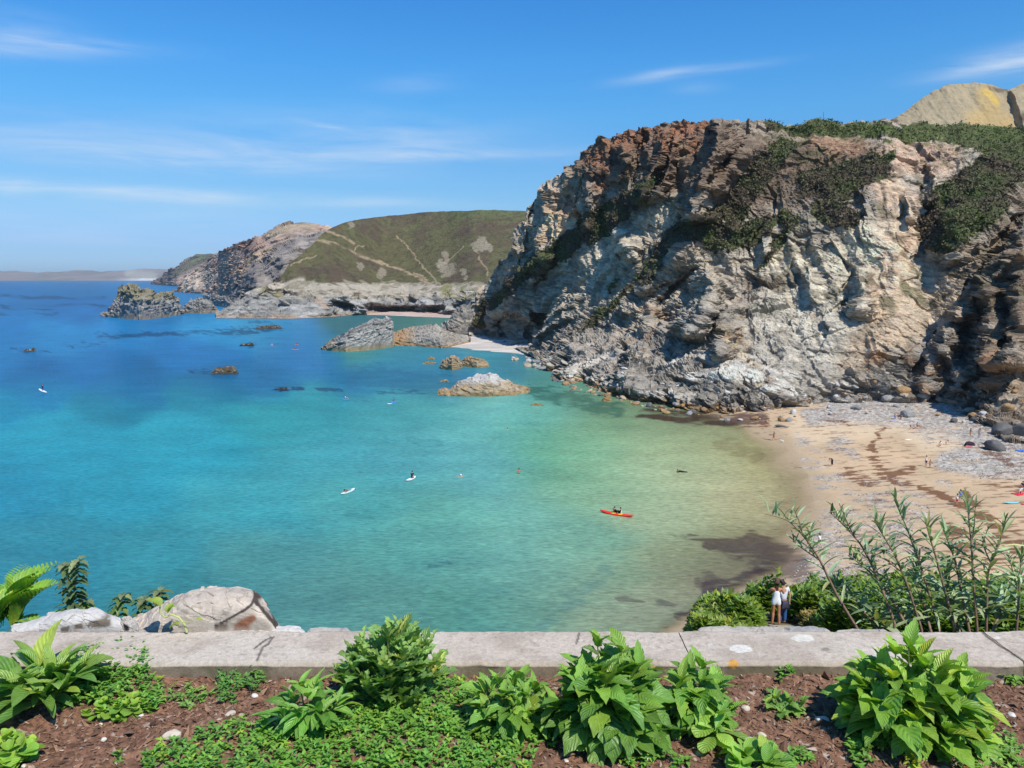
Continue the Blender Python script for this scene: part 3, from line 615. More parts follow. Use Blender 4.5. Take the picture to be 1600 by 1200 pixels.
# ------------------------------------------------------------------ sea
SEA = [  # px, py, sRGB as seen
 (0, 440, 26, 82, 150), (120, 441, 28, 86, 152), (240, 443, 30, 92, 160), (0, 465, 26, 86, 158), (120, 480, 24, 84, 160), (300, 475, 30, 98, 168), (0, 500, 24, 96, 172), (100, 530, 30, 110, 182), (200, 515, 28, 105, 178), (330, 515, 36, 125, 190), (0, 560, 26, 102, 172), (150, 570, 24, 96, 168), (300, 550, 26, 98, 172),
 (450, 525, 36, 108, 172), (420, 510, 44, 125, 178), (560, 505, 60, 115, 135), (640, 500, 72, 122, 128), (700, 505, 84, 134, 134), (480, 560, 34, 104, 172), (600, 560, 52, 138, 178), (570, 548, 66, 145, 150), (660, 560, 60, 145, 180), (700, 575, 52, 125, 170), (640, 590, 44, 120, 172), (750, 560, 74, 155, 178), (790, 575, 70, 135, 155),
 (60, 585, 20, 84, 152), (200, 592, 20, 88, 150), (330, 600, 22, 92, 150), (60, 610, 26, 120, 176), (0, 640, 30, 138, 184), (200, 615, 26, 112, 168), (180, 640, 28, 124, 156), (320, 620, 32, 128, 158), (420, 600, 30, 104, 165), (560, 600, 34, 112, 170), (500, 635, 50, 148, 172), (600, 650, 72, 160, 175), (450, 660, 50, 155, 172), (700, 615, 58, 128, 160), (680, 640, 80, 165, 175),
 (100, 700, 42, 155, 190), (300, 700, 46, 158, 188), (0, 760, 40, 142, 180), (180, 770, 46, 152, 182), (100, 850, 52, 138, 162), (0, 900, 52, 132, 156), (250, 860, 58, 144, 162), (400, 780, 68, 162, 180), (500, 710, 70, 162, 182), (620, 720, 84, 166, 184), (560, 780, 84, 166, 172), (400, 880, 84, 150, 154), (300, 940, 60, 136, 146), (480, 940, 92, 148, 146),
 (700, 700, 100, 176, 186), (760, 650, 112, 186, 182), (850, 640, 120, 190, 172), (860, 600, 90, 150, 140), (900, 625, 92, 148, 128), (760, 730, 104, 174, 178), (840, 720, 112, 176, 134), (820, 690, 110, 178, 150), (920, 690, 142, 190, 150), (900, 760, 140, 186, 148), (960, 650, 128, 160, 122), (1020, 672, 150, 184, 140), (1050, 700, 176, 194, 150),
 (700, 790, 106, 174, 164), (800, 810, 124, 182, 160), (640, 860, 96, 162, 158), (760, 880, 108, 166, 150), (600, 940, 98, 152, 143), (740, 960, 92, 150, 134), (840, 950, 112, 158, 128), (860, 900, 124, 170, 144), (900, 850, 134, 182, 152), (980, 760, 164, 192, 150), (1050, 800, 180, 194, 152), (960, 900, 146, 170, 132), (920, 960, 150, 166, 128), (1000, 950, 156, 160, 124),
 (1100, 680, 184, 184, 136), (1090, 740, 190, 194, 150), (1140, 780, 200, 192, 148), (1180, 700, 176, 164, 112), (1200, 760, 184, 170, 122), (1230, 820, 184, 166, 124), (1090, 650, 96, 92, 70), (1030, 650, 108, 118, 88), (1080, 870, 152, 158, 118), (1180, 860, 120, 104, 76), (1160, 830, 160, 158, 112), (1080, 930, 150, 148, 112), (1130, 900, 130, 116, 86), (1270, 790, 184, 158, 116), (1400, 800, 184, 158, 116), (1300, 900, 150, 130, 100), (1400, 1000, 150, 130, 100), (900, 1050, 120, 150, 125), (400, 1050, 70, 130, 140), (0, 1050, 50, 125, 145), (1100, 600, 100, 110, 90), (1400, 600, 100, 110, 90)]
SEA = np.array(SEA, float)
SEA[:, 2:] += (np.clip((640 - SEA[:, 1]) / 120, 0, 1) * (SEA[:, 0] < 520))[:, None] * np.array([14, 24, 26])
sx = np.linspace(-1300, 2300, 900); sy = np.concatenate([436.35 + 3.2 * np.linspace(0, 1, 30) ** 2, np.linspace(440, 1020, 430)[1:], np.linspace(1020, 1500, 14)[1:]])
PX, PY = np.meshgrid(sx, sy)
Ws = G(PX, PY, 0.0)
lc = lin(SEA[:, 2:5])
cx_, cy_ = np.clip(PX, -60, 1400), np.clip(PY, 438, 1060)
q = np.stack([cx_ / 60, cy_ / 22, 0 * cx_], -1); nw = fbm(q, 4, 3); nw2 = fbm(np.stack([cx_ / 26, cy_ / 5.0, 0 * cx_], -1), 3, 8)
cxw = cx_ + 22 * nw; cyw = cy_ + 7 * nw
num = 0; den = 1e-9
for k in range(len(SEA)):
    ss = 30 if SEA[k, 1] > 645 else (17 if SEA[k, 1] > 520 else 15)
    w = np.exp(-(((cxw - SEA[k, 0]) * .62) ** 2 + ((cyw - SEA[k, 1]) * 1.15) ** 2) / (2 * ss * ss)) + 1e-7 / (1 + ((cxw - SEA[k, 0]) ** 2 + (cyw - SEA[k, 1]) ** 2) / 1e4)
    num = num + w[..., None] * lc[k]; den = den + w
cs = num / den[..., None]
nwf = fbm(np.stack([Ws[..., 0] / 2.2, Ws[..., 1] / 2.6, 0 * cx_], -1), 4, 66) * sm(450, 540, cy_)
def dark(cs, s, c, k, soft=.8, thr=.0):
    m = stroke(cxw + 10 * nwf, cyw + 5 * nwf, s, soft); return paint(cs, sm(.25, .75, m + .9 * nwf * (m > .02) + .15) * (m > .02) * sm(-.35 + thr, .15 + thr, nw2 + .3 * nw), lin(c), k)
for s, k in (([(0, 465, 2), (160, 463, 2)], .6), ([(0, 478, 3), (220, 477, 3)], .6), ([(-60, 490, 2), (90, 488, 2)], .5), ([(150, 524, 3), (330, 521, 2.5), (450, 517, 2)], .7), ([(100, 538, 1.6), (165, 536, 1.6)], .7), ([(30, 548, 1.8), (70, 547, 1.5)], .6),
             ([(300, 583, 2), (330, 583, 3)], .7), ([(430, 609, 2), (475, 608, 2.4)], .9), ([(505, 611, 1.5), (535, 610, 1.5)], .7), ([(380, 540, 2), (396, 538, 2)], .5), ([(400, 507, 2), (440, 509, 1.6)], .5), ([(600, 617, 1.5), (690, 613, 1.8)], .5)):
    cs = dark(cs, s, (20, 52, 98), k, thr=-.15)
for s, k, c_ in (([(560, 590, 14), (690, 600, 14)], .35, (30, 90, 130)), ([(668, 882, 4), (695, 880, 4)], .6, (70, 120, 125)), ([(640, 690, 4), (690, 694, 4)], .35, (60, 130, 145)), ([(545, 805, 3), (580, 808, 3)], .3, (50, 120, 130)), ([(830, 612, 8), (900, 625, 10), (960, 640, 10)], .6, (52, 96, 84)),
             ([(1000, 645, 7), (1080, 652, 11), (1150, 655, 9)], .85, (74, 56, 46)), ([(1040, 834, 3), (1100, 840, 6), (1135, 852, 13), (1185, 866, 24), (1240, 884, 18)], .72, (84, 64, 52)), ([(1195, 895, 10), (1130, 915, 8), (1100, 940, 7), (1075, 960, 9)], .7, (80, 62, 54)), ([(1105, 900, 9), (1125, 918, 14), (1090, 955, 10)], .55, (84, 66, 54)), ([(960, 934, 3), (1000, 938, 4), (1060, 944, 4)], .6, (96, 84, 66)),
             ([(830, 985, 12), (900, 930, 8), (950, 890, 5)], .25, (80, 130, 125)), ([(1130, 690, 10), (1190, 715, 9)], .35, (120, 104, 70))):
    cs = dark(cs, s, c_, min(1, k * 1.15), thr=-.22)
blot = fbm(np.stack([cx_ / 14, cy_ / 3.2, 0 * cx_], -1), 3, 55)
cs = cs * (1 - .22 * sm(.5, .8, blot))[..., None] * (1 + .07 * nw2 + .10 * nw)[..., None]
ds = beach_field(PX, PY); s_in = sm(0, -70, ds + 25 * nw) * 1.0
s_in = np.where(PY < 640, 1.0, s_in); s_in = np.maximum(s_in, sm(648, 636, PY)) 
SEAK = np.array([.68, .70, .54])
colr = np.concatenate([np.clip(cs * SEAK * np.stack([1 + 0 * cx_, 1 + 0 * cx_, 1 + .22 * sm(650, 850, cx_)], -1), .0, .8), (.0 + 1.0 * s_in)[..., None]], -1)
m, n, l, b, o = new_mat('sea_water')
a = n.new('ShaderNodeAttribute'); a.attribute_name = 'Col'
t = n.new('ShaderNodeTexCoord'); mp = n.new('ShaderNodeMapping'); mp.inputs['Scale'].default_value = (.55, 1.15, 1); mp.inputs['Rotation'].default_value = (0, 0, .25); l.new(t.outputs['Object'], mp.inputs[0])
x1 = n.new('ShaderNodeTexNoise'); x1.inputs['Scale'].default_value = 1.5; x1.inputs['Detail'].default_value = 5; x1.inputs['Roughness'].default_value = .6; x1.inputs['Distortion'].default_value = .4; l.new(mp.outputs[0], x1.inputs['Vector'])
x2 = n.new('ShaderNodeTexNoise'); x2.inputs['Scale'].default_value = .12; x2.inputs['Detail'].default_value = 4; l.new(mp.outputs[0], x2.inputs['Vector'])
h = mth(n, l, 'ADD', x1.outputs[0], mth(n, l, 'MULTIPLY', x2.outputs[0], 2.5))
bp = n.new('ShaderNodeBump'); bp.inputs['Strength'].default_value = .55; bp.inputs['Distance'].default_value = .16; l.new(h, bp.inputs['Height'])
x3 = n.new('ShaderNodeTexNoise'); x3.inputs['Scale'].default_value = 3.2; x3.inputs['Detail'].default_value = 3; x3.inputs['Distortion'].default_value = .8
mp3 = n.new('ShaderNodeMapping'); mp3.inputs['Scale'].default_value = (.35, 1, 1); mp3.inputs['Rotation'].default_value = (0, 0, -.2); l.new(t.outputs['Object'], mp3.inputs[0]); l.new(mp3.outputs[0], x3.inputs['Vector'])
v = mth(n, l, 'MULTIPLY_ADD', mth(n, l, 'ADD', x1.outputs[0], x3.outputs[0]), 1.0, .0)
v = mth(n, l, 'MULTIPLY', v, mth(n, l, 'MULTIPLY_ADD', x2.outputs[0], .5, .75))
k = n.new('ShaderNodeVectorMath'); k.operation = 'SCALE'; l.new(a.outputs['Color'], k.inputs[0]); l.new(v, k.inputs['Scale'])
n.remove(b); df = n.new('ShaderNodeBsdfDiffuse'); gl = n.new('ShaderNodeBsdfGlossy'); gl.inputs['Roughness'].default_value = .12
l.new(k.outputs[0], df.inputs['Color']); l.new(bp.outputs[0], gl.inputs['Normal']); l.new(bp.outputs[0], df.inputs['Normal'])
fr = n.new('ShaderNodeFresnel'); fr.inputs['IOR'].default_value = 1.33; l.new(bp.outputs[0], fr.inputs['Normal'])
ff = mth(n, l, 'MINIMUM', fr.outputs[0], .17)      # a ruffled sea never reflects like a mirror towards the horizon
ms = n.new('ShaderNodeMixShader'); l.new(ff, ms.inputs[0]); l.new(df.outputs[0], ms.inputs[1]); l.new(gl.outputs[0], ms.inputs[2])
tp = n.new('ShaderNodeBsdfTransparent'); m2 = n.new('ShaderNodeMixShader'); l.new(a.outputs['Alpha'], m2.inputs[0]); l.new(tp.outputs[0], m2.inputs[1]); l.new(ms.outputs[0], m2.inputs[2]); l.new(m2.outputs[0], o.inputs[0])
M_sea = m
mesh_obj('sea', Ws.reshape(-1, 3), grid_faces(len(sx), len(sy)), M_sea, col=colr.reshape(-1, 4), smooth=True)
tag(bpy.data.objects['sea'], 'clear sea running from deep blue to turquoise and pale green', 'sea', kind='structure')
# seabed under it all
xb = np.linspace(-9000, 9000, 20); yb = np.linspace(-60, 16000, 20); XX, YY = np.meshgrid(xb, yb)
mesh_obj('seabed', np.stack([XX, YY, 0 * XX - 4], -1).reshape(-1, 3), grid_faces(20, 20), M_sand, col=np.tile([.3, .26, .18], (400, 1)))
tag(bpy.data.objects['seabed'], 'sandy sea floor under the bay', 'seabed', kind='structure')
# ------------------------------------------------------------------ single rocks
def outline_rock(name, label, cat, T, B, zb=-.4, thick=1.0, colf=None, mat=None, A=1.0, s=3.0, nx=110, ny=70, dip=.4, kind=None, group=None, D=None, bw=.62, jag=1.0):
    """closed lump: its skyline from T, its foot from B, as deep as it is tall (x thick)"""
    x = np.linspace(T[0][0], T[-1][0], nx); tb = interp_tab(T, x); bb = interp_tab(B, x)
    D0 = G(x, bb, max(zb, 0))[:, 1] if D is None else np.full(nx, float(D))
    hh = (bb - tb) * D0 / FPX; hm = max(hh.max(), 1e-3)
    u = np.linspace(0, 1, nx); R = thick * hm * (.25 + .75 * np.sqrt(np.clip(1 - (2 * u - 1) ** 4, 0, 1)))
    th = np.linspace(0, pi, ny)[:, None]
    Dc = D0 + R; X, Zt = ray(x, tb); ztop = CAMZ + Zt * Dc
    zf = zb if D is None else CAMZ + ray(x, bb)[1] * D0
    y = Dc - R * np.cos(th); z = zf + (ztop - zf) * np.sin(th) ** bw
    W = np.stack([X * y, y + 0 * X, z], -1)
    du = np.gradient(W, axis=1); dv = np.gradient(W, axis=0); N = np.cross(du, dv); N /= np.linalg.norm(N, axis=-1, keepdims=True) + 1e-9
    t = W * np.array([.7, .8, 1.9]); t[..., 2] += W[..., 0] * dip
    q1 = cells(t / s, 401); q2 = cells(t / (s * .38), 411)
    H = (q1[1] * A + q2[1] * A * .5 + fbm(t * np.array([.3, .3, 1.4]) / s * 2, 3, 3) * A * .35) * jag
    W = W + N * (H * np.sin(th) ** .5)[..., None]
    I = dict(V=np.sin(th) + 0 * W[..., 0], crev=sm(.35, .85, q2[0]), id3=q2[2], PX=x[None, :] + 0 * z, PY=bb + (tb - bb) * np.sin(th) ** bw, th=th + 0 * z)
    C = colf(W, I)
    o = mesh_obj(name, W.reshape(-1, 3), grid_faces(nx, ny), mat or M_rocknear, col=np.clip(C, .01, .8).reshape(-1, 3))
    return tag(o, label, cat, group, kind)
ochre = lambda W, I: grey_col(W / 3, I, (.42, .33, .21), (.30, .20, .10), (.34, .22, .09), .3)
def stack_col(W, I):
    c = grey_col(W, I, (.33, .31, .275), (.20, .19, .18), (.40, .30, .21), 3.2); n = fbm(W / 5, 3, 5)
    return paint(c, sm(12, 17, W[..., 2] + 4 * n), (.20, .17, .085), .7)
def layer_col(W, I):
    t = fbm(np.stack([W[..., 0] * .08, W[..., 1] * .08, (W[..., 2] - W[..., 0] * .36) / .8], -1), 3, 5)
    c = np.zeros(W.shape) + np.array([.30, .29, .27]); c = paint(c, sm(-.1, .5, t), (.44, .43, .40), .8); c = paint(c, sm(-.1, -.5, t), (.13, .125, .12), .8)
    c = paint(c, sm(2.4, 1.0, W[..., 2] + t) , (.36, .26, .14), .9); c = paint(c, sm(548, 530, I['PX']) * sm(4.5, 3, W[..., 2]), (.37, .28, .17), .6)
    return c * (1 - .3 * I['crev'])[..., None]
outline_rock('sea_stack', 'large craggy grey sea stack farthest left off the headland', 'sea stack',
   [(159, 493), (167, 488), (175, 480), (187, 464), (190, 450), (203, 446), (214, 448), (220, 453), (237, 453), (242, 461), (250, 465), (253, 458), (266, 458), (275, 464), (280, 480), (285, 490)], [(159, 494), (190, 498), (215, 500), (250, 497), (285, 491)], thick=.9, colf=stack_col, A=3.2, s=8, nx=170, ny=80)
outline_rock('sea_rock', 'low grey rock between the large sea stack and the headland', 'rock', [(284, 486), (288, 481), (297, 472), (312, 467), (328, 471), (337, 481), (342, 487)], [(284, 489), (312, 490), (342, 488)], thick=.9, colf=stack_col, A=2.2, s=6, mat=M_rock)
outline_rock('sea_rock', 'small dark rock closing the gap behind the low grey rock', 'rock', [(312, 474), (320, 462), (330, 459), (342, 463), (355, 466), (368, 472), (376, 480)], [(312, 475), (345, 479), (376, 482)], thick=.7, colf=stack_col, A=3, s=8)
outline_rock('sea_stack', 'slanting layered grey sea stack with a sheer right end', 'sea stack',
   [(504, 545), (512, 536), (522, 531), (533, 526), (544, 523), (547, 517), (559, 511), (575, 506), (591, 501), (605, 499), (611, 499), (613, 503), (614, 541)], [(504, 547), (540, 550), (580, 547), (614, 542)], thick=.55, colf=layer_col, A=1.3, s=3.2, dip=-.7, nx=180, ny=90, bw=.5)
outline_rock('rock_reef', 'flat brown and grey reef joining the slanting stack to the cove beach', 'rock', [(610, 536), (615, 521), (630, 516), (644, 512), (662, 510), (681, 509), (692, 515), (706, 522), (735, 530)], [(610, 540), (650, 541), (690, 544), (735, 538)], thick=2.2,
   colf=lambda W, I: paint(grey_col(W / 2, I, (.44, .40, .34), (.30, .27, .23), (.37, .22, .10), .6), sm(655, 625, I['PX']) * .8, (.34, .20, .09)), A=1.0, s=2.6, nx=170, ny=80, bw=.9)
outline_rock('rock_spur', 'dark layered rock spur standing at the left end of the cove beach', 'rock', [(684, 528), (688, 516), (694, 508), (702, 501), (709, 493), (716, 484), (724, 479), (735, 476), (752, 478), (765, 492), (775, 515)], [(684, 530), (720, 529), (775, 529)], thick=1.0, colf=lambda W, I: grey_col(W, I, (.32, .29, .24), (.19, .175, .155), (.10, .09, .08), 1.2), A=2.0, s=4, nx=120, ny=80, bw=.5)
outline_rock('sea_rock', 'long ochre rock with a pale crest, largest of those in the shallows', 'rock',
   [(684, 615), (687, 609), (696, 607), (703, 611), (708, 606), (716, 598), (728, 594), (740, 589), (750, 586), (765, 584), (778, 588), (784, 594), (795, 597), (805, 603), (820, 606), (829, 612)], [(684, 617), (700, 619), (760, 620), (800, 618), (829, 613)], thick=1.2, jag=.6,
   colf=lambda W, I: paint(grey_col(W / 3, I, (.50, .40, .28), (.38, .28, .17), (.34, .22, .10), .3), sm(600, 590, I['PY'] + 6 * fbm(W / 2, 3, 2)), (.46, .44, .41), .9), A=.9, s=2.4, nx=180, ny=80)
outline_rock('sea_rock', 'rounded brown rock in the shallows left of a flatter brown one', 'rock', [(688, 572), (692, 564), (702, 559), (710, 556), (718, 562), (723, 570)], [(688, 576), (706, 579), (723, 575)], thick=.9, jag=.7, colf=ochre, A=.7, s=1.8)
outline_rock('sea_rock', 'flat knobbly brown rock just off the cove beach', 'rock', [(720, 568), (726, 559), (736, 557), (748, 560), (760, 566), (764, 572)], [(720, 572), (745, 575), (764, 573)], thick=1.1, jag=.7, colf=ochre, A=.7, s=1.8)
for (a, b_, t_, f_, lb) in ((668, 680, 557, 562, 'tiny ochre rock top nearest the cove beach'), (660, 682, 565, 569, 'thin ochre rock top awash left of the rounded brown rock'), (688, 702, 593, 597, 'small ochre rock top above the long ochre rock'), (830, 849, 630, 634, 'pale ochre rock top just right of the long ochre rock'),
                        (941, 956, 617, 627, 'square brown boulder standing in the shallows by the cliff foot')):
    outline_rock('sea_rock', lb, 'rock', [(a, f_ - 1), (a + (b_ - a) * .25, t_ + 1), ((a + b_) / 2, t_), (a + (b_ - a) * .8, t_ + 1), (b_, f_ - 1)], [(a, f_), (b_, f_)], thick=.9, colf=ochre, A=.3, s=1, nx=50, ny=36)
dark = lambda W, I: grey_col(W / 2, I, (.10, .075, .045), (.045, .035, .025), (.05, .04, .03), .2)
for (a, b_, t_, f_, lb) in ((329, 373, 573, 585, 'dark weedy rock alone in the open bay, with a tan patch'), (399, 441, 508, 514, 'low dark reef awash beyond the lone kayakers'), (374, 397, 536, 541, 'small dark rock left of the distant kayakers'), (38, 56, 545, 549, 'dark sliver of rock awash at the far left'), (430, 452, 607, 610, 'thin dark rock breaking the surface in the middle bay')):
    outline_rock('sea_rock', lb, 'rock', [(a, f_ - 1), (a + (b_ - a) * .2, t_ + 3 * (f_ - t_) / 12), ((a + b_) / 2, t_ + 1), (a + (b_ - a) * .85, t_), (b_, f_ - 1)], [(a, f_), (b_, f_)], thick=1.2, colf=dark, A=.4, s=1.5, nx=70, ny=36)

# boulders at the cliff foot: real separate stones, sharing a few shapes
import bmesh
def boulder_mesh(seed, col):
    r = random.Random(seed); bm = bmesh.new()
    for _ in range(46):
        v = Vector((r.gauss(0, 1), r.gauss(0, 1), r.gauss(0, 1))).normalized(); v.x *= .62; v.y *= .5; v.z *= .42
        bm.verts.new(v * r.uniform(.86, 1.05))
    res = bmesh.ops.convex_hull(bm, input=list(bm.verts))
    bmesh.ops.delete(bm, geom=[g for g in bm.verts if not g.link_faces], context='VERTS')
    bmesh.ops.bevel(bm, geom=list(bm.edges), offset=.04, segments=1, affect='EDGES')
    me = bpy.data.meshes.new('boulder'); bm.to_mesh(me); bm.free()
    at = me.color_attributes.new('Col', 'FLOAT_COLOR', 'POINT')
    for i, v in enumerate(me.vertices):
        k = r.uniform(.85, 1.12); at.data[i].color = (col[0] * k, col[1] * k, col[2] * k, 1)
    me.materials.append(M_boulder); return me
M_boulder = ground_mat('boulder', ((.9, .14), (4, .16)), .6, .15, bscale=2.5)
BC = {'grey': (.27, .262, .245), 'pale': (.48, .465, .44), 'ochre': (.33, .205, .10), 'dark': (.12, .115, .11), 'tan': (.40, .33, .24)}
BM = {k: [boulder_mesh(hash_ * 7 + i, c) for i in range(4)] for hash_, (k, c) in enumerate(BC.items())}
def zb_at(px, py):
    d = beach_field(px, py); return np.where(d > 0, 3.0 * (1 - np.exp(-d / 260.)), 2.2 * (np.exp(d / 200.) - 1))
def cliff_at(px, py):
    i = int(np.clip((px - 733) / (1900 - 733) * 1149, 0, 1149)); col_ = cI['PY'][:, i]
    j = int(np.argmin(np.abs(col_ - py))); return cW[j, i + 6], col_[0]
def ground_pt(px, py):
    w, b0 = cliff_at(px, py)
    if py < b0 - 1: return w
    if px > 1120: return G(px, py, float(zb_at(px, py)))
    return G(px, py, -.15)
def boulder(px, py, wpx, kind, hk=1.0, label=None, group=None, sink=.25):
    p = ground_pt(px, py); size = wpx * p[1] / FPX / 1.15
    o = bpy.data.objects.new('boulder', random.choice(BM[kind])); COL.objects.link(o)
    sz = size * hk
    o.location = (p[0], p[1] + size * .3, p[2] + sz * .42 * (1 - 2 * sink) + .0); o.scale = (size, size * random.uniform(.8, 1.1), sz)
    o.rotation_euler = (random.uniform(-.35, .35), random.uniform(-.35, .35), random.uniform(0, 6.28))
    return tag(o, label, 'boulder', group)
for (px, py, w, k, hk, lb) in ((1443, 628, 22, 'pale', 1.2, 'whitish rounded boulder standing at the back of the pebble beach'), (1410, 623, 26, 'ochre', .9, 'rusty brown boulder beside the whitish one'), (1390, 631, 24, 'grey', .8, 'broad grey boulder below the rusty one'),
        (1422, 652, 26, 'grey', .9, 'grey boulder with a sitting bather at its left'), (1493, 660, 16, 'dark', .8, 'small dark boulder alone on the grey pebbles'), (1529, 662, 18, 'dark', .9, 'round dark boulder topmost of the dark pile at the right'),
        (1543, 672, 22, 'dark', .8, 'dark boulder with bags on it in the right-hand pile'), (1572, 686, 40, 'dark', 1.0, 'largest dark boulder of the right-hand pile'), (1560, 704, 38, 'dark', .75, 'low dark wedge-shaped boulder at the front of the right-hand pile'),
        (1600, 690, 34, 'dark', 1.3, 'tall dark boulder at the right end of the pile'), (1240, 635, 16, 'dark', .9, 'dark boulder above the corner of the beach'), (1180, 656, 14, 'ochre', .7, 'brown boulder at the waterline corner of the beach'), (1340, 640, 18, 'grey', .7, 'flat grey boulder at the middle of the beach top'),
        (1505, 640, 20, 'tan', .7, 'tan slab boulder above the grey pebbles'), (1575, 655, 26, 'ochre', .9, 'orange boulder high on the right above the dark pile'), (1222, 668, 20, 'dark', .35, 'low dark weedy rock at the edge of the sand')):
    boulder(px, py, w, k, hk, lb)
GL = 'boulders fallen along the foot of the cliff'
nb = 0
def scatter(n, line, spread, smin, smax, kinds, label, group):
    for _ in range(n):
        px = random.uniform(line[0][0], line[-1][0]); py = float(interp_tab(line, px)) + random.gauss(0, spread)
        w_ = smin + (smax - smin) * random.random() ** 2.2; kd = random.choice(kinds); f_ = (px - line[0][0]) / (line[-1][0] - line[0][0])
        boulder(px, py, w_, kd, random.uniform(.6, 1.1), ('big ' if w_ > smin + .55 * (smax - smin) else 'small ') + dict(grey='grey', pale='whitish', ochre='rusty brown', dark='nearly black', tan='tan')[kd] + label + ', at its ' + ('left end' if f_ < .2 else 'left part' if f_ < .4 else 'middle' if f_ < .6 else 'right part' if f_ < .8 else 'right end'), group)
scatter(85, [(865, 592), (900, 608), (950, 619), (1000, 634), (1060, 643), (1130, 652)], 3.0, 5, 15, ['ochre', 'ochre', 'tan', 'grey', 'dark'],  ' boulder along the waterline of the cliff foot', 'boulders in the shallows at the cliff foot')
scatter(105, [(1130, 646), (1200, 646), (1260, 636), (1340, 628), (1450, 628), (1520, 640), (1600, 665)], 10, 4, 15, ['grey', 'grey', 'pale', 'ochre', 'tan', 'dark', 'pale'], ' boulder of the band behind the beach', GL)
scatter(60, [(1330, 612), (1400, 602), (1480, 606), (1540, 620), (1600, 640)], 9, 4, 12, ['ochre', 'tan', 'grey', 'ochre', 'dark'], ' boulder of the rusty scree above the beach', 'boulders in the rusty scree')
scatter(46, [(800, 562), (850, 574), (900, 598)], 3.5, 6, 18, ['grey', 'pale', 'tan'], ' boulder on the shore right of the cove', 'boulders right of the cove beach')
scatter(60, [(880, 575), (960, 596), (1060, 612), (1150, 618), (1250, 618), (1330, 606)], 11, 4, 13, ['grey', 'pale', 'grey', 'pale', 'tan'], ' boulder lodged on the grey rock shelf below the cliff', 'boulders on the rock shelf')
# pebbles: countless, one mesh
d_in = beach_field(*np.meshgrid(bx, by))
base = np.array([[1, 0, 0], [0, 1, 0], [-1, 0, 0], [0, -1, 0], [0, 0, 1]], float) * np.array([.5, .42, .35])
bt = np.array([[0, 1, 4], [1, 2, 4], [2, 3, 4], [3, 0, 4]])
ii = np.argwhere((peb > .35) & (d_in > 12))
sel = ii[rng.integers(0, len(ii), 15000)]
pp = WBASE[sel[:, 0], sel[:, 1]] + rng.normal(0, .25, (15000, 3)) * np.array([1, 1, 0])
sc_ = (.08 + .26 * rng.random(15000) ** 3); an = rng.random(15000) * 6.28
V = base[None] * sc_[:, None, None]; ca, sa = np.cos(an)[:, None], np.sin(an)[:, None]
V = np.stack([V[..., 0] * ca - V[..., 1] * sa, V[..., 0] * sa + V[..., 1] * ca, V[..., 2]], -1) + pp[:, None]
cc = np.array([.385, .35, .305]) * (.35 + 1.0 * rng.random((15000, 1))); cc = np.repeat(cc[:, None], 5, 1)
o = mesh_obj('pebbles', V.reshape(-1, 3), None, M_shingle, col=cc.reshape(-1, 3), tri=(bt[None] + 5 * np.arange(15000)[:, None, None]).reshape(-1, 3))
tag(o, 'grey and white pebbles banked across the sand', 'pebbles', kind='stuff')

# heath scrub on the cliff top and ledges: countless small tufts
nS_ = len(scrub_pts)
if nS_:
    sp0 = np.array([s[0] for s in scrub_pts]); sc0 = np.array([s[2] for s in scrub_pts]); K = 9
    c0 = sp0[:, None] + rng.normal(0, .55, (nS_, K, 3)) * np.array([1, 1, .5]) + np.array([0, -.2, .35])
    a = rng.normal(0, 1, (nS_, K, 3)); a /= np.linalg.norm(a, axis=-1, keepdims=True); b2 = np.cross(a, rng.normal(0, 1, (nS_, K, 3))); b2 /= np.linalg.norm(b2, axis=-1, keepdims=True)
    r_ = (.22 + .3 * rng.random((nS_, K, 1)))
    V = np.stack([c0 + a * r_, c0 + b2 * r_, c0 - a * r_ * .6 - b2 * r_ * .5], 2)
    cc = np.repeat((sc0[:, None] * (.6 + .9 * rng.random((nS_, K, 1))))[:, :, None], 3, 2)
    o = mesh_obj('heath_scrub', V.reshape(-1, 3), None, M_scrub, col=cc.reshape(-1, 3), tri=np.arange(nS_ * K * 3).reshape(-1, 3))
    tag(o, 'dark heather and green gorse growing on the cliff ledges and top', 'scrub', kind='stuff')

# ------------------------------------------------------------------ land under the garden wall
WT = 28.6                                   # wall top
Yf = float(G(800, 987, WT)[1]); Yn = float(G(800, 1036, WT)[1])
def slope_z(X, Y):
    r = sm(.19, .255, X / np.maximum(Y, .1))
    zr = np.interp(Y, [0, 3.1, 5, 10, 18, 24, 26, 31, 36, 44, 56, 70], [28.2, 28.2, 27.1, 24.5, 20.75, 18.5, 18.12, 16.3, 12.5, 5.5, .3, -3])
    zl = np.interp(Y, [0, 3.1, 5, 10, 18, 26, 31, 36, 44, 52, 70], [28.2, 28.2, 26.6, 22.8, 17.5, 12.2, 9.2, 6.2, 2.0, -2.0, -5])
    return zl + (zr - zl) * r
xs = np.linspace(-60, 70, 330); ys = np.concatenate([np.linspace(3.02, 36, 200), np.linspace(36, 72, 60)[1:]]); XX, YY = np.meshgrid(xs, ys)
ZZ = slope_z(XX, YY); W_ = np.stack([XX, YY, ZZ], -1); n = fbm(W_ / 2.5, 4, 3); n2 = fbm(W_ / .5, 3, 9)
W_[..., 2] += n * .14 * sm(3, 8, YY) + n2 * .03
c = np.zeros(W_.shape) + np.array([.11, .115, .045]); c = paint(c, sm(0, .4, n), (.20, .155, .085), .7); c = paint(c, sm(10, 4, ZZ), (.27, .24, .205))
path = stroke(XX * 10, YY * 10, [(85, 262, 9), (92, 255, 8), (100, 235, 9), (120, 215, 9)], .5)
c = paint(c, path, (.46, .36, .26), .95)
o = mesh_obj('slope', W_.reshape(-1, 3), grid_faces(len(xs), len(ys)), M_sand, col=np.clip(c, .01, .7).reshape(-1, 3), smooth=True)
tag(o, 'grassy slope with a sandy footpath falling from the wall to the beach', 'slope', kind='structure')

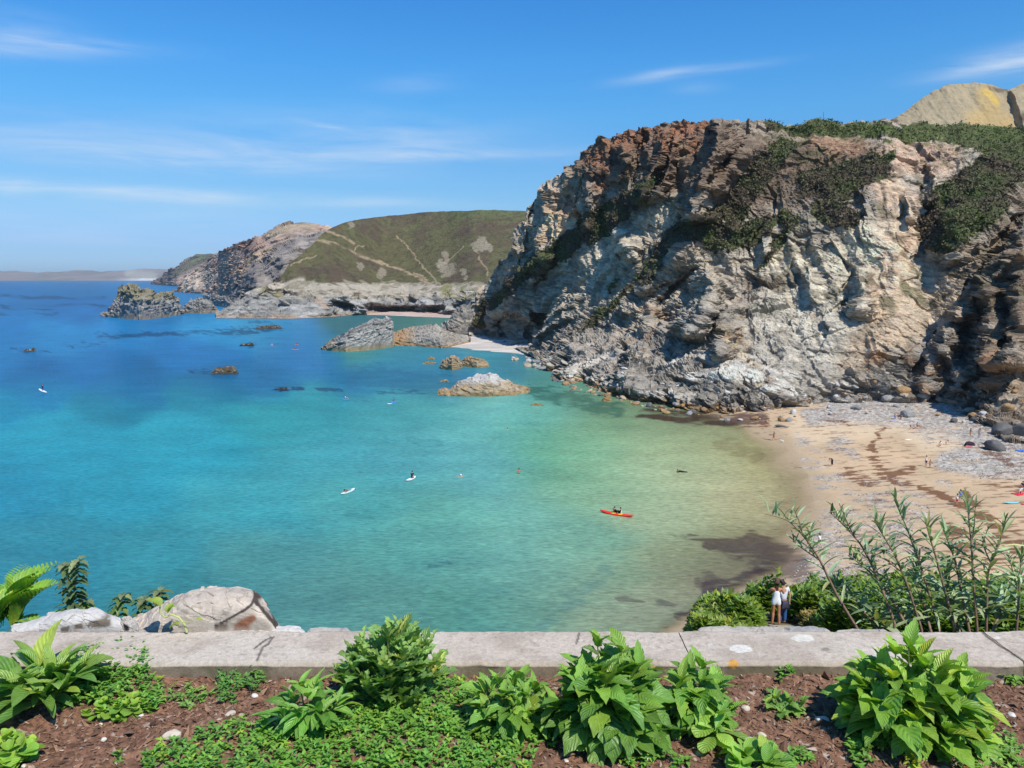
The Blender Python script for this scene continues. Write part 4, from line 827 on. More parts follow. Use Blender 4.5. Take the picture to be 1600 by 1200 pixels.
# ------------------------------------------------------------------ garden wall, coping and stones
M_conc = ground_mat('concrete', ((6, .07), (60, .2), (170, .22)), .5, .004, bscale=90, rough=.9)
wall = empty('garden_wall', (0, (Yf + Yn) / 2, 28.2), 'low garden wall with a broad weathered concrete coping', 'wall')
def wall_seg(x0, x1, name, ytilt=0):
    nx, prof = int((x1 - x0) / .006), []
    ny_ = 64
    yy = np.concatenate([[Yf] * 6, np.linspace(Yf, Yn, ny_), [Yn] * 10]); zz = np.concatenate([np.linspace(28.2, WT - .006, 6), [WT] * ny_, np.linspace(WT - .016, 28.48, 10)])
    X, Yv = np.meshgrid(np.linspace(x0, x1, nx), yy); Z = np.repeat(zz[:, None], nx, 1)
    Wv = np.stack([X, Yv, Z], -1); n = fbm(Wv / .12, 4, 3); n2 = fbm(Wv / .02, 3, 5); n3 = fbm(Wv / .35, 3, 15)
    top = (np.arange(len(yy)) >= 6) & (np.arange(len(yy)) < 6 + ny_)
    Wv[..., 2] += (n * .004 + n2 * .0018) * top[:, None] - .012 * sm(Yn + .012, Yn, Yv) * top[:, None]
    Wv[..., 1] += (n * .006 + n2 * .002)
    pxy_d = Wv[..., 1]; px = 800 + FPX * Wv[..., 0] / (pxy_d * cos(PITCH) - (Z - CAMZ) * sin(PITCH))
    v_ = (pxy_d * sin(PITCH) + (Z - CAMZ) * cos(PITCH)) / (pxy_d * cos(PITCH) - (Z - CAMZ) * sin(PITCH)); py = 600 - FPX * v_
    c = np.zeros(Wv.shape) + np.array([.46, .39, .315]); c = paint(c, sm(-.2, .4, n), (.36, .295, .235), .8); c = paint(c, sm(.1, .5, n3), (.53, .47, .39), .6)
    c = paint(c, sm(.3, .6, n2), (.2, .17, .14), .4)
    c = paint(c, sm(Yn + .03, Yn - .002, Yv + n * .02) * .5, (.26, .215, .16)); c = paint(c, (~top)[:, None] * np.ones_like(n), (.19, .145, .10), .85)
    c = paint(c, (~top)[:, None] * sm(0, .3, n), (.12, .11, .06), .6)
    for (lx, ly, rx, ry, cc) in ((1158, 1014, 18, 6.5, (.62, .59, .52)), (1254, 997, 17, 6, (.60, .57, .49)), (1146, 1037, 7.5, 6.5, (.55, .26, .03)), (1558, 997, 4, 3, (.6, .56, .5)), (1110, 1008, 5, 3, (.5, .46, .4)), (905, 1000, 5, 2, (.55, .5, .4)), (1020, 1040, 5, 3, (.5, .33, .1)), (75, 1000, 8, 3, (.5, .46, .4)), (600, 1025, 9, 3, (.22, .2, .17)), (1290, 1015, 7, 3, (.2, .18, .15))):
        q = ((px - lx) / rx) ** 2 + ((py - ly) / ry) ** 2 + .5 * n2 + .3 * n
        ring = np.where(q > .45, 1.0, .8); c = paint(c, sm(1.15, .85, q) * ring, cc, .92)
    for pts in ([(428, 995), (420, 1006), (412, 1012), (402, 1032)], [(424, 996), (405, 1008), (398, 1014)], [(905, 990), (900, 1004)], [(1535, 988), (1560, 1008), (1612, 1040)]):
        c = paint(c, stroke(px + 2 * n, py + 1 * n2, [(x, y, 1.5) for x, y in pts], .6), (.075, .06, .05), .9)
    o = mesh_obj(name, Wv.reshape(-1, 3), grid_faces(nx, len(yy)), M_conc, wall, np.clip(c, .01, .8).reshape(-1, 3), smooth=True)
    o.matrix_parent_inverse = Matrix.Translation(-wall.location)
    return o
xj1 = float(P(1060, 1010, 3.0)[0]); xj2 = float(P(1535, 1010, 3.0)[0])
wall_seg(-3.4, xj1 - .004, 'coping_stone'); wall_seg(xj1, xj2 - .004, 'coping_stone'); wall_seg(xj2, 3.6, 'coping_stone')
def wall_col(W, I):
    n = fbm(W / .15, 4, 3); n2 = fbm(W / .03, 3, 5); c = np.zeros(W.shape) + np.array([.40, .36, .31]); c = paint(c, sm(-.1, .4, n), (.29, .28, .27), .8); c = paint(c, sm(.1, .4, n2), (.20, .19, .18), .5); return c
M_slab = ground_mat('wall_stone', ((8, .12), (50, .16)), .6, .006, bscale=40, rough=.85)
def block_col(W, I):
    n = fbm(W / .15, 4, 3); n2 = fbm(W / .025, 3, 5); px, py = I['PX'] + 3 * n, I['PY'] + 3 * n
    c = np.zeros(W.shape) + np.array([.52, .44, .355]); c = paint(c, sm(-.1, .4, n), (.40, .34, .28), .7); c = paint(c, sm(.15, .45, n2), (.24, .21, .18), .6)
    tri = stroke(px, py, [(390, 950, 9), (360, 972, 10), (412, 970, 12)], .4)
    c = paint(c, tri, (.40, .34, .27), .9); c = paint(c, stroke(px, py, [(392, 958, 6), (378, 970, 9), (365, 978, 5)], .5), (.26, .105, .055), .95)
    c = paint(c, stroke(px, py, [(322, 982, 1.6), (398, 933, 2.2), (436, 978, 2.0)], .5), (.05, .035, .03), .95)
    c = paint(c, stroke(px, py, [(335, 978, 3), (352, 970, 3)], .5), (.12, .08, .05), .8)
    return c
outline_rock('concrete_block', 'big tilted lump of broken concrete behind the left part of the wall', 'concrete block', [(186, 986), (200, 978), (230, 965), (255, 951), (275, 937), (295, 928), (330, 922), (370, 922), (392, 928), (410, 942), (425, 962), (438, 984)], [(186, 992), (438, 992)],
   thick=.55, colf=block_col, mat=M_slab, A=.012, s=.12, nx=220, ny=120, D=3.06, bw=.36)
def slab_col(W, I):
    n = fbm(W / .2, 4, 3); n2 = fbm(W / .03, 3, 5); px, py = I['PX'] + 4 * n, I['PY'] + 2 * n
    c = np.zeros(W.shape) + np.array([.50, .47, .43]); c = paint(c, sm(0, .4, n), (.34, .335, .32), .8); c = paint(c, stroke(px, py, [(95, 980, 4), (130, 973, 6), (165, 968, 8)], .4), (.10, .075, .05), .9); c = paint(c, sm(.15, .4, n2), (.5, .47, .43), .6); return c
outline_rock('slate_slab', 'pale grey slate slab with a dark broken edge behind the wall at the far left', 'slate slab', [(18, 982), (40, 975), (60, 968), (85, 960), (105, 956), (150, 954), (168, 962), (188, 967), (196, 984)], [(18, 992), (196, 992)], thick=.55, colf=slab_col, mat=M_slab, A=.01, s=.1, nx=150, ny=80, D=3.06, bw=.4)
for (a, b_, t_, lb) in ((318, 478, 979, 'long blue grey slate lying right behind the concrete block'), (479, 552, 981, 'short pale slate next to the gap behind the wall'), (1088, 1300, 980, 'long thin slate on the back edge of the wall by the footpath'), (1302, 1392, 983, 'slate on the back edge of the wall under the tall weeds')):
    outline_rock('wall_slate', lb, 'slate', [(a, 990), (a + 6, t_ + 3), (a + 30, t_ + 2), (b_ - 10, t_ + 2), (b_ - 2, t_ + 8), (b_, 990)], [(a, 993), (b_, 993)], thick=1.1, colf=slab_col if a < 400 else wall_col, mat=M_slab, A=.006, s=.08, nx=120, ny=50, D=3.05, bw=.3)
outline_rock('drain_tube', 'short grey broken pipe end between the slab and the concrete block', 'pipe', [(189, 984), (191, 972), (198, 966), (206, 968), (214, 974), (217, 984)], [(189, 990), (217, 990)], thick=.8, colf=lambda W, I: paint(wall_col(W, I), stroke(I['PX'], I['PY'], [(196, 976, 4), (197, 980, 4)], .4), (.02, .02, .02)), mat=M_slab, A=.01, s=.03, nx=50, ny=36, D=3.05)

# soil bed
X, Yv = np.meshgrid(np.linspace(-3.0, 3.0, 1000), np.linspace(Yn + .02, 1.0, 330)); Wv = np.stack([X, Yv, 0 * X], -1)
n1 = fbm(Wv / .35, 4, 3); n2 = fbm(Wv / .06, 4, 7); q = cells(Wv / .035, 9); q2 = cells(Wv / .016, 19)
soil_z = lambda x, y: 28.535 - .10 * (Yn - y) * 0 + .0 * x
Wv[..., 2] = 28.548 + n1 * .03 + n2 * .016 + (.5 - q[0]) * .014 * sm(-.2, .3, n2) + (.5 - q2[0]) * .007
c = np.zeros(Wv.shape) + np.array([.19, .10, .062]); c = paint(c, sm(-.1, .5, n1), (.26, .15, .10), .8); c = c * (.6 + .8 * q2[2])[..., None]; c = paint(c, (q2[2] > .965) * 1.0, (.42, .33, .26), .9); c = paint(c, sm(.9, .98, q[2]), (.10, .045, .028), .6)
M_soil = ground_mat('soil', ((30, .16), (150, .2)), .9, .006, bscale=120)
o = mesh_obj('soil', Wv.reshape(-1, 3), grid_faces(1000, 330), M_soil, col=np.clip(c, .01, .8).reshape(-1, 3)); tag(o, 'reddish brown garden soil with small stones', 'soil', kind='structure')
SOIL = Wv
def soil_at(x, y):
    i = int(np.clip((x + 3) / 6 * 999, 0, 999)); j = int(np.clip((Yn + .02 - y) / (Yn - .98) * 329, 0, 329)); return float(SOIL[j, i, 2])
def soil_pt(px, py):
    p = G(px, py, 28.55); return np.array([p[0], p[1], soil_at(p[0], p[1])])
# loose stones on the soil
def stone(px, py, w, col, label, kind='tan'):
    p = soil_pt(px, py); s_ = w * p[1] * 1.08 / FPX
    o = bpy.data.objects.new('stone', random.choice(BM_small[kind])); COL.objects.link(o); o.location = (p[0], p[1], p[2] + s_ * .12); o.scale = (s_ * .9, s_ * .9, s_ * .7); o.rotation_euler = (.2, .1, random.uniform(0, 6)); tag(o, label, 'stone')
BM_small = {'tan': [boulder_mesh(901 + i, (.52, .44, .35)) for i in range(3)], 'pale': [boulder_mesh(951 + i, (.62, .57, .50)) for i in range(3)]}
M_st = ground_mat('garden_stone', ((20, .12), (90, .12)), .4, .003, bscale=80)
for k in BM_small.values():
    for me in k: me.materials[0] = M_st
for (px, py, w, k, lb) in ((269, 1156, 26, 'tan', 'tan stone at the left edge of the green ground cover'), (1285, 1125, 22, 'pale', 'white rounded stone left of the big right-hand bush'), (1190, 1151, 14, 'tan', 'small tan stone between the light green rosette and the white stone'), (1172, 1166, 24, 'pale', 'pale flat stone below the small tan stone'), (1174, 1186, 28, 'tan', 'buff stone half buried by the bottom lettuce leaves'),
                           (1165, 1111, 14, 'tan', 'small greyish stone beside the dahlia leaves'), (1581, 1116, 14, 'pale', 'white stone at the right of the big bush'), (220, 1113, 9, 'pale', 'small white stone on the bare soil at the left'), (155, 1122, 9, 'pale', 'tiny white stone left of another on the bare soil'), (162, 1150, 11, 'pale', 'white pebble in the middle of the bare soil'), (24, 1111, 9, 'tan', 'pinkish pebble at the far left'), (1015, 1183, 16, 'pale', 'pale stone among sprigs at the bottom'), (940, 1183, 12, 'tan', 'tan chip of stone on the bottom soil'), (360, 1118, 16, 'tan', 'tan chip between the ground cover patches'), (398, 1090, 12, 'pale', 'whitish chip left of the broad leaf plant'), (38, 1198, 10, 'pale', 'white pebble in the bottom left corner'), (885, 1188, 9, 'pale', 'small white pebble near the bottom right of the ground cover')):
    stone(px, py, w, None, lb, k)

# bark and grit litter on the soil: countless
NC = 14000; X_ = rng.uniform(-2.2, 2.2, NC); Y_ = rng.uniform(2.0, Yn + .0, NC)
ix = np.clip(((X_ + 3) / 6 * 999).astype(int), 0, 999); iy = np.clip(((Yn + .02 - Y_) / (Yn - .98) * 329).astype(int), 0, 329); Z_ = SOIL[iy, ix, 2]
l_ = rng.uniform(.003, .014, NC) * (1 + (rng.random(NC) < .06) * 1.6); w_ = l_ * rng.uniform(.2, .6, NC); a_ = rng.uniform(0, 6.28, NC); ti = rng.normal(0, .45, NC)
dx = np.stack([np.cos(a_) * np.cos(ti), np.sin(a_) * np.cos(ti), np.sin(ti)], 1) * l_[:, None]; dy = np.stack([-np.sin(a_), np.cos(a_), rng.normal(0, .3, NC)], 1) * w_[:, None]; c0 = np.stack([X_, Y_, Z_ + .003], 1); up = np.array([0, 0, 1.0]) * (w_ * .6)[:, None]
V = np.stack([c0 - dx, c0 - dy * .7, c0 + dx * .9, c0 + dy, c0 + up], 1)
cc = np.array([.20, .115, .072]) * (.4 + 1.3 * rng.random((NC, 1))); lt = rng.random(NC) < .10; cc[lt] = np.array([.42, .33, .25]) * (.6 + .6 * rng.random((lt.sum(), 1)))
o = mesh_obj('soil_litter', V.reshape(-1, 3), None, M_soil, col=np.repeat(cc[:, None], 5, 1).reshape(-1, 3), tri=(bt[None] + 5 * np.arange(NC)[:, None, None]).reshape(-1, 3)); tag(o, 'bark chips and grit littering the garden soil', 'litter', kind='stuff')
# ------------------------------------------------------------------ plants
def leaf_mat(name, veins=True, rough=.42, trans=.25, vs_=9):
    m, n, l, b, o = new_mat(name)
    a = n.new('ShaderNodeAttribute'); a.attribute_name = 'Col'; uvn = n.new('ShaderNodeUVMap'); s = n.new('ShaderNodeSeparateXYZ'); l.new(uvn.outputs[0], s.inputs[0])
    M2 = lambda *q, **k: mth(n, l, *q, **k)
    ax = M2('ABSOLUTE', M2('SUBTRACT', s.outputs[0], .5))
    mid = M2('SUBTRACT', 1.0, M2('MULTIPLY', ax, 26.0), clamp=True)
    sv = M2('SINE', M2('MULTIPLY', M2('SUBTRACT', s.outputs[1], M2('MULTIPLY', ax, .55)), vs_ * 6.283))
    svn = M2('MULTIPLY', M2('SUBTRACT', sv, .72), 3.0, clamp=True)
    vv = M2('MAXIMUM', mid, M2('MULTIPLY', svn, .55)) if veins else mid
    t = n.new('ShaderNodeTexCoord'); x = n.new('ShaderNodeTexNoise'); x.inputs['Scale'].default_value = 45; x.inputs['Detail'].default_value = 3; l.new(t.outputs['Object'], x.inputs['Vector'])
    k = n.new('ShaderNodeVectorMath'); k.operation = 'SCALE'; l.new(a.outputs['Color'], k.inputs[0]); l.new(M2('MULTIPLY_ADD', x.outputs[0], .7, .65), k.inputs['Scale'])
    mx_ = n.new('ShaderNodeMix'); mx_.data_type = 'RGBA'; l.new(M2('MULTIPLY', vv, .45), mx_.inputs[0]); l.new(k.outputs[0], mx_.inputs[6]); mx_.inputs[7].default_value = (.26, .38, .12, 1)
    l.new(mx_.outputs[2], b.inputs['Base Color']); b.inputs['Roughness'].default_value = rough; b.inputs['Specular IOR Level'].default_value = .45
    bp_ = n.new('ShaderNodeBump'); bp_.inputs['Strength'].default_value = .5; bp_.inputs['Distance'].default_value = .004
    l.new(M2('ADD', M2('MULTIPLY', sv if veins else mid, -.5), x.outputs[0]), bp_.inputs['Height']); l.new(bp_.outputs[0], b.inputs['Normal'])
    tr_ = n.new('ShaderNodeBsdfTranslucent'); k2 = n.new('ShaderNodeVectorMath'); k2.operation = 'MULTIPLY'; l.new(mx_.outputs[2], k2.inputs[0]); k2.inputs[1].default_value = (1.7, 1.9, .6); l.new(k2.outputs[0], tr_.inputs['Color'])
    ms = n.new('ShaderNodeMixShader'); ms.inputs[0].default_value = trans; l.new(b.outputs[0], ms.inputs[1]); l.new(tr_.outputs[0], ms.inputs[2]); l.new(ms.outputs[0], o.inputs[0])
    return m
M_leaf = leaf_mat('leaf'); M_leafs = leaf_mat('small_leaf', False, .5, .28); M_weed = leaf_mat('weed_leaf', False, .55, .18)
M_stem = plain('stem', (.16, .17, .06), .6, .3, .3, 40); M_stemr = plain('red_stem', (.24, .15, .10), .6, .3, .3, 40)
SH = {'ovate': lambda t: np.sin(pi * np.clip(t, 0, 1) ** .72) ** .85 * (1 - .25 * t), 'lance': lambda t: np.sin(pi * t ** .85) ** .8 * (1 - .2 * t), 'spoon': lambda t: .22 + .95 * np.sin(pi * np.clip((t - .12) / .9, 0, 1) ** 1.5) ** .7 * (t < .999),
      'round': lambda t: np.sin(pi * np.clip(t, 0.02, .98)) ** .5, 'lobed': lambda t: (.25 + .75 * np.abs(np.sin(t * pi * 4.3))) * np.sin(pi * np.clip(t * .96 + .03, 0, 1) ** .8) ** .7}
class Leaves:
    def __init__(s): s.V, s.F, s.C, s.U, s.n = [], [], [], [], 0
    def add(s, p, az, el, L, Wd, shape='ovate', n=8, m=2, fold=.35, curl=.9, serr=0, col=(.1, .2, .03), roll=0, wav=.0):
        t = np.linspace(0, 1, n + 1); w = SH[shape](t) * Wd / 2; w[-1] = max(w[-1] * .1, Wd * .01) if shape != 'spoon' else Wd * .1
        a = el - curl * t; dy = np.cos(a) * L / n; dz = np.sin(a) * L / n
        y = np.concatenate([[0], np.cumsum(dy[:-1])]); z = np.concatenate([[0], np.cumsum(dz[:-1])])
        sl = np.linspace(-1, 1, 2 * m + 1)
        X = w[:, None] * sl[None, :]
        if serr: X[:, 0] *= 1 + serr * ((np.arange(n + 1) % 2) - .5); X[:, -1] *= 1 + serr * ((np.arange(n + 1) % 2) - .5)
        up = fold * np.abs(X) + wav * Wd * np.sin(t * 9 + az * 5)[:, None] * np.abs(sl)[None, :] * np.sign(sl)[None, :]
        Y = y[:, None] - np.sin(a)[:, None] * up; Z = z[:, None] + np.cos(a)[:, None] * up
        X = X + 0 * up
        if roll: cr_, sr_ = cos(roll), sin(roll); X, Z = X * cr_ - (Z - z[:, None]) * sr_, z[:, None] + X * sr_ + (Z - z[:, None]) * cr_
        ca_, sa_ = cos(az), sin(az)       # az: direction of the tip, 0 = +x
        V = np.stack([p[0] + Y * ca_ + X * sa_, p[1] + Y * sa_ - X * ca_, p[2] + Z], -1).reshape(-1, 3)
        s.V.append(V); s.F.append(grid_faces(2 * m + 1, n + 1) + s.n); s.n += len(V)
        s.C.append(np.tile(col, (len(V), 1))); s.U.append(np.stack([np.broadcast_to((sl + 1) / 2, X.shape), np.broadcast_to(t[:, None], X.shape)], -1).reshape(-1, 2))
    def build(s, name, mat, parent=None, origin=None):
        V = np.concatenate(s.V)
        if origin is not None: V = V - np.asarray(origin)
        return mesh_obj(name, V, np.concatenate(s.F), mat, parent, np.concatenate(s.C), np.concatenate(s.U), smooth=True)
class Tubes:
    def __init__(s): s.V, s.F, s.n = [], [], 0
    def add(s, pts, r0, r1, k=6):
        pts = np.asarray(pts, float); N = len(pts); d = np.gradient(pts, axis=0); d /= np.linalg.norm(d, axis=1, keepdims=True) + 1e-9
        u = np.cross(d, [0.03, .9, .1]); u /= np.linalg.norm(u, axis=1, keepdims=True) + 1e-9; v = np.cross(d, u); r = np.linspace(r0, r1, N)
        a = np.linspace(0, 2 * pi, k, endpoint=False)
        V = pts[:, None] + (u[:, None] * np.cos(a)[None, :, None] + v[:, None] * np.sin(a)[None, :, None]) * r[:, None, None]
        i = np.arange(N * k).reshape(N, k); j = np.roll(i, -1, 1)
        s.V.append(V.reshape(-1, 3)); s.F.append(np.stack([i[:-1], j[:-1], j[1:], i[1:]], -1).reshape(-1, 4) + s.n); s.n += N * k
    def build(s, name, mat, parent=None, origin=None, smooth=True):
        V = np.concatenate(s.V)
        if origin is not None: V = V - np.asarray(origin)
        return mesh_obj(name, V, np.concatenate(s.F), mat, parent, smooth=smooth)
U = random.uniform
def vary(c, k=.22):
    if random.random() < .05: c = (c[0] * 1.8, c[1] * 1.25, c[2])
    f = U(1 - k, 1 + k) * 1.38; g = U(-.12, .12); return (c[0] * f * (1 + g), c[1] * f, c[2] * f * (1 - g))
def bush(name, label, cat, px, py, Rp, Hp, nst, per, L, Wd, shape='ovate', serr=.25, colr_=(.115, .225, .028), curl=1.0, n=9, m=2, fold=.3, lean=1.0, group=None, young=(.16, .28, .04), elr=(-.35, .75), stem=None, wav=.03):
    """Rp, Hp: half width and height in photo pixels"""
    p0 = soil_pt(px, py); sc = p0[1] * 1.09 / FPX; R, H = Rp * sc, Hp * sc
    root = empty(name, p0, label, cat, group); lv, tb = Leaves(), Tubes()
    for i in range(nst):
        a = i * 2.399 + U(-.3, .3); rr = sqrt((i + .5) / nst) * U(.85, 1.12); tip = np.array([cos(a) * R * rr * lean * .8, sin(a) * R * rr * lean * .55, H * max(.25, 1 - .62 * rr * rr) * U(.62, 1.02)])
        tt = np.linspace(0, 1, 7)[:, None]; pts = p0 + tip * np.concatenate([tt ** .8, tt ** .8, tt ** 1.15], 1)
        tb.add(pts, .0045, .002)
        for k in range(per):
            f = .28 + .72 * (k + U(0, .6)) / per; q = pts[0] + (pts[-1] - pts[0]) * f; q = p0 + tip * np.array([f ** .8, f ** .8, f ** 1.15])
            la = a + (k % 2) * pi * .9 + k * 1.3 + U(-.5, .5); outw = .55 if rr > .45 else .2
            la = atan2(sin(la) * (1 - outw) + sin(a) * outw, cos(la) * (1 - outw) + cos(a) * outw)
            sz = U(.45, 1.12) * (1.0 - .25 * (f > .9)); c_ = vary(young if f > .85 and random.random() < .6 else colr_)
            lv.add(q, la, U(*elr) + .35 * (f > .9), L * sz, Wd * sz, shape, n, m, fold * U(.5, 1.4), curl * U(.6, 1.3), serr, c_, U(-.5, .5), wav)
        for k in range(3):
            lv.add(p0 + tip, U(0, 6.28), U(.6, 1.3), L * U(.4, .7), Wd * U(.35, .6), shape, n, m, fold * 1.5, curl * .6, serr, vary(young))
    tb.build('stems', stem or M_stem, root, p0); lv.build('foliage', M_leaf, root, p0)
    return root
bush('broadleaf_plant', 'bright leafy plant with long ribbed leaves at the far left of the bed', 'plant', 70, 1096, 82, 62, 13, 5, .19, .075, 'lance', .0, (.10, .20, .035), 1.1, 9, 2, .35, 1.0, elr=(.2, 1.2), young=(.17, .27, .05))
bush('leafy_plant', 'compact plant with smooth pointed leaves left of the feathery clump', 'plant', 485, 1138, 62, 84, 13, 6, .115, .052, 'ovate', .0, (.10, .23, .032), .9, 8, 2, .3, young=(.17, .31, .05))
bush('mugwort', 'feathery clump of lobed upright leaves rising over the wall left of centre', 'plant', 612, 1098, 96, 116, 34, 8, .125, .062, 'lobed', .0, (.135, .235, .06), .5, 13, 2, .35, 1.0, elr=(.5, 1.4), young=(.19, .29, .07), wav=0)
bush('dahlia', 'middle sized dahlia bush just left of the tallest one', 'plant', 795, 1132, 78, 88, 22, 6, .115, .062, 'ovate', .25, (.115, .225, .030))
bush('dahlia', 'tallest dark green dahlia bush standing above the wall in the middle', 'plant', 950, 1148, 96, 152, 28, 7, .155, .092, 'ovate', .28, (.085, .175, .024), young=(.15, .26, .035))
bush('dahlia', 'narrow dahlia bush joined to the right side of the tallest one', 'plant', 1085, 1128, 60, 100, 16, 6, .135, .074, 'ovate', .25, (.10, .205, .026))
bush('dahlia', 'widest bright green dahlia bush at the right of the bed', 'plant', 1425, 1142, 128, 140, 42, 7, .150, .085, 'ovate', .2, (.125, .24, .028), young=(.20, .32, .04))
bush('lettuce', 'light green rosette of spoon shaped leaves in front of the narrow dahlia', 'plant', 1108, 1152, 34, 46, 4, 3, .115, .058, 'spoon', 0, (.20, .34, .055), .8, 9, 2, .2, elr=(.1, .9), young=(.2, .34, .06))
bush('lettuce', 'small rosette of rounded light leaves under the tallest dahlia', 'plant', 930, 1160, 26, 40, 4, 3, .085, .050, 'spoon', 0, (.16, .30, .045), .8, 9, 2, .2, elr=(.1, .9), young=(.18, .32, .05))
bush('lettuce', 'round light green leaves cut by the bottom edge right of centre', 'plant', 1185, 1200, 44, 24, 5, 4, .10, .075, 'round', 0, (.17, .31, .05), .8, 9, 2, .2, elr=(.0, .7), young=(.18, .32, .05))
bush('nasturtium', 'round leaved light green plant cut by the bottom left corner', 'plant', 18, 1192, 42, 52, 12, 5, .060, .055, 'round', 0, (.17, .30, .035), .8, 8, 2, .15, elr=(0, .7), young=(.24, .36, .04))
bush('nasturtium', 'yellow green round leaved patch at the front of the left ground cover', 'plant', 190, 1106, 62, 26, 14, 5, .045, .040, 'round', 0, (.17, .29, .035), .8, 7, 2, .15, elr=(0, .7), young=(.24, .36, .04))
bush('strawberry_plant', 'low toothed plant in front of the orange spot on the wall', 'plant', 1222, 1108, 48, 26, 9, 4, .050, .036, 'ovate', .3, (.14, .25, .045), .8, 8, 2, .2, elr=(-.1, .7))
bush('seedling', 'single small seedling on the bare soil at the left', 'plant', 187, 1184, 10, 16, 3, 3, .036, .016, 'ovate', 0, (.13, .25, .04), .8, 6, 1, .2)
bush('seedling', 'yellow green seedling under the widest dahlia', 'plant', 1424, 1188, 14, 14, 4, 3, .036, .022, 'ovate', 0, (.34, .38, .04), .8, 6, 1, .2, young=(.45, .45, .04))
bush('seedling', 'dark sprig against the wall between the ground cover and the crack', 'plant', 408, 1048, 9, 18, 3, 3, .036, .018, 'ovate', 0, (.08, .16, .03), .8, 6, 1, .2)

# spreading ground cover: countless small leaves
def cover(label, strokes_, dens, L=.024, W_r=.55, h=.035, c_=(.115, .235, .035), shape='ovate', name='ground_cover'):
    lv = Leaves(); xs_ = [s[0] for st in strokes_ for s in st]; ys_ = [s[1] for st in strokes_ for s in st]; rm = max(s[2] for st in strokes_ for s in st)
    x0, x1, y0, y1 = min(xs_) - rm, max(xs_) + rm, min(ys_) - rm, min(max(ys_) + rm, 1230)
    N = int((x1 - x0) * (y1 - y0) * dens / 1000); P_ = np.stack([rng.uniform(x0, x1, N), rng.uniform(y0, y1, N)], 1)
    m = np.max([stroke(P_[:, 0], P_[:, 1], st, .5) for st in strokes_], 0) > rng.random(N) * .8 + .1
    for px, py in P_[m]:
        p = soil_pt(px, py); hh = U(.2, 1) * h; cc = vary(c_, .3)
        a0 = U(0, 6.28); nl = random.randint(4, 7)
        lx, ly = U(-.01, .01), U(-.01, .01)
        for k in range(nl):
            f = .4 + .6 * k / nl; sz = U(.7, 1.15) * (1.1 - .4 * f)
            lv.add((p[0] + lx * f, p[1] + ly * f, p[2] + hh * f), a0 + k * 2.4, U(.0, .9), L * sz, L * W_r * sz, shape, 3, 1, .3, .7, 0, cc)
    o = lv.build(name, M_leafs); return tag(o, label, 'ground cover', kind='stuff')
cover('small leaved ground cover between the broadleaf plant and the wall', [[(150, 1048, 24), (200, 1052, 34), (160, 1080, 30), (120, 1070, 20)], [(225, 1070, 20), (240, 1095, 14)]], 30, L=.028, h=.06)
cover('ground cover patch of tiny leaves below the crack in the coping', [[(350, 1065, 14), (370, 1062, 30), (395, 1060, 20)], [(355, 1085, 18)]], 26, h=.05, c_=(.09, .19, .035))
cover('thin trailing ground cover left of the crack patch', [[(250, 1085, 14), (290, 1092, 18), (320, 1080, 10)]], 12, c_=(.14, .24, .045))
cover('wide mat of fresh green ground cover along the bottom left of centre', [[(240, 1196, 16), (330, 1180, 34), (450, 1175, 44), (560, 1165, 46), (680, 1165, 50), (760, 1180, 40), (800, 1190, 30)], [(420, 1150, 20), (560, 1145, 22), (600, 1120, 20)], [(660, 1090, 26), (710, 1105, 34), (740, 1130, 36)]], 19, L=.026, h=.05)
cover('ground cover leaves at the feet of the middle dahlias', [[(810, 1160, 12), (850, 1150, 14), (900, 1145, 12)], [(985, 1140, 16), (1030, 1120, 22), (1045, 1095, 16)]], 13, L=.028)
cover('sprigs of ground cover at the bottom edge right of centre', [[(985, 1192, 12), (1020, 1188, 12), (1060, 1192, 10)], [(1240, 1190, 10), (1255, 1185, 12)], [(1335, 1172, 12), (1350, 1190, 14)]], 11, L=.028)
cover('ground cover at the lower right below the widest dahlia', [[(1470, 1172, 14), (1520, 1180, 22), (1560, 1170, 22), (1580, 1190, 22)], [(1340, 1160, 12), (1370, 1165, 10)]], 11, L=.028, c_=(.15, .26, .045))
cover('trailing leaves hanging on the wall at the right edge', [[(1545, 1030, 10), (1570, 1040, 18), (1605, 1048, 24)], [(1520, 1022, 6)]], 14, L=.034, c_=(.13, .24, .04))
cover('leafy ground cover filling between the dahlias and the wall', [[(690, 1075, 26), (740, 1085, 22), (860, 1100, 22), (900, 1090, 14)], [(560, 1110, 20), (640, 1125, 26), (700, 1130, 20)]], 13, L=.03, c_=(.13, .24, .035))
cover('tiny sprouts at the foot of the wall right of the orange spot', [[(1205, 1062, 5), (1235, 1060, 7)]], 14, L=.024)
cover('green leaves around the foot of the broadleaf plant', [[(5, 1085, 20), (40, 1090, 14)], [(100, 1095, 14), (125, 1085, 16)]], 12, L=.03)

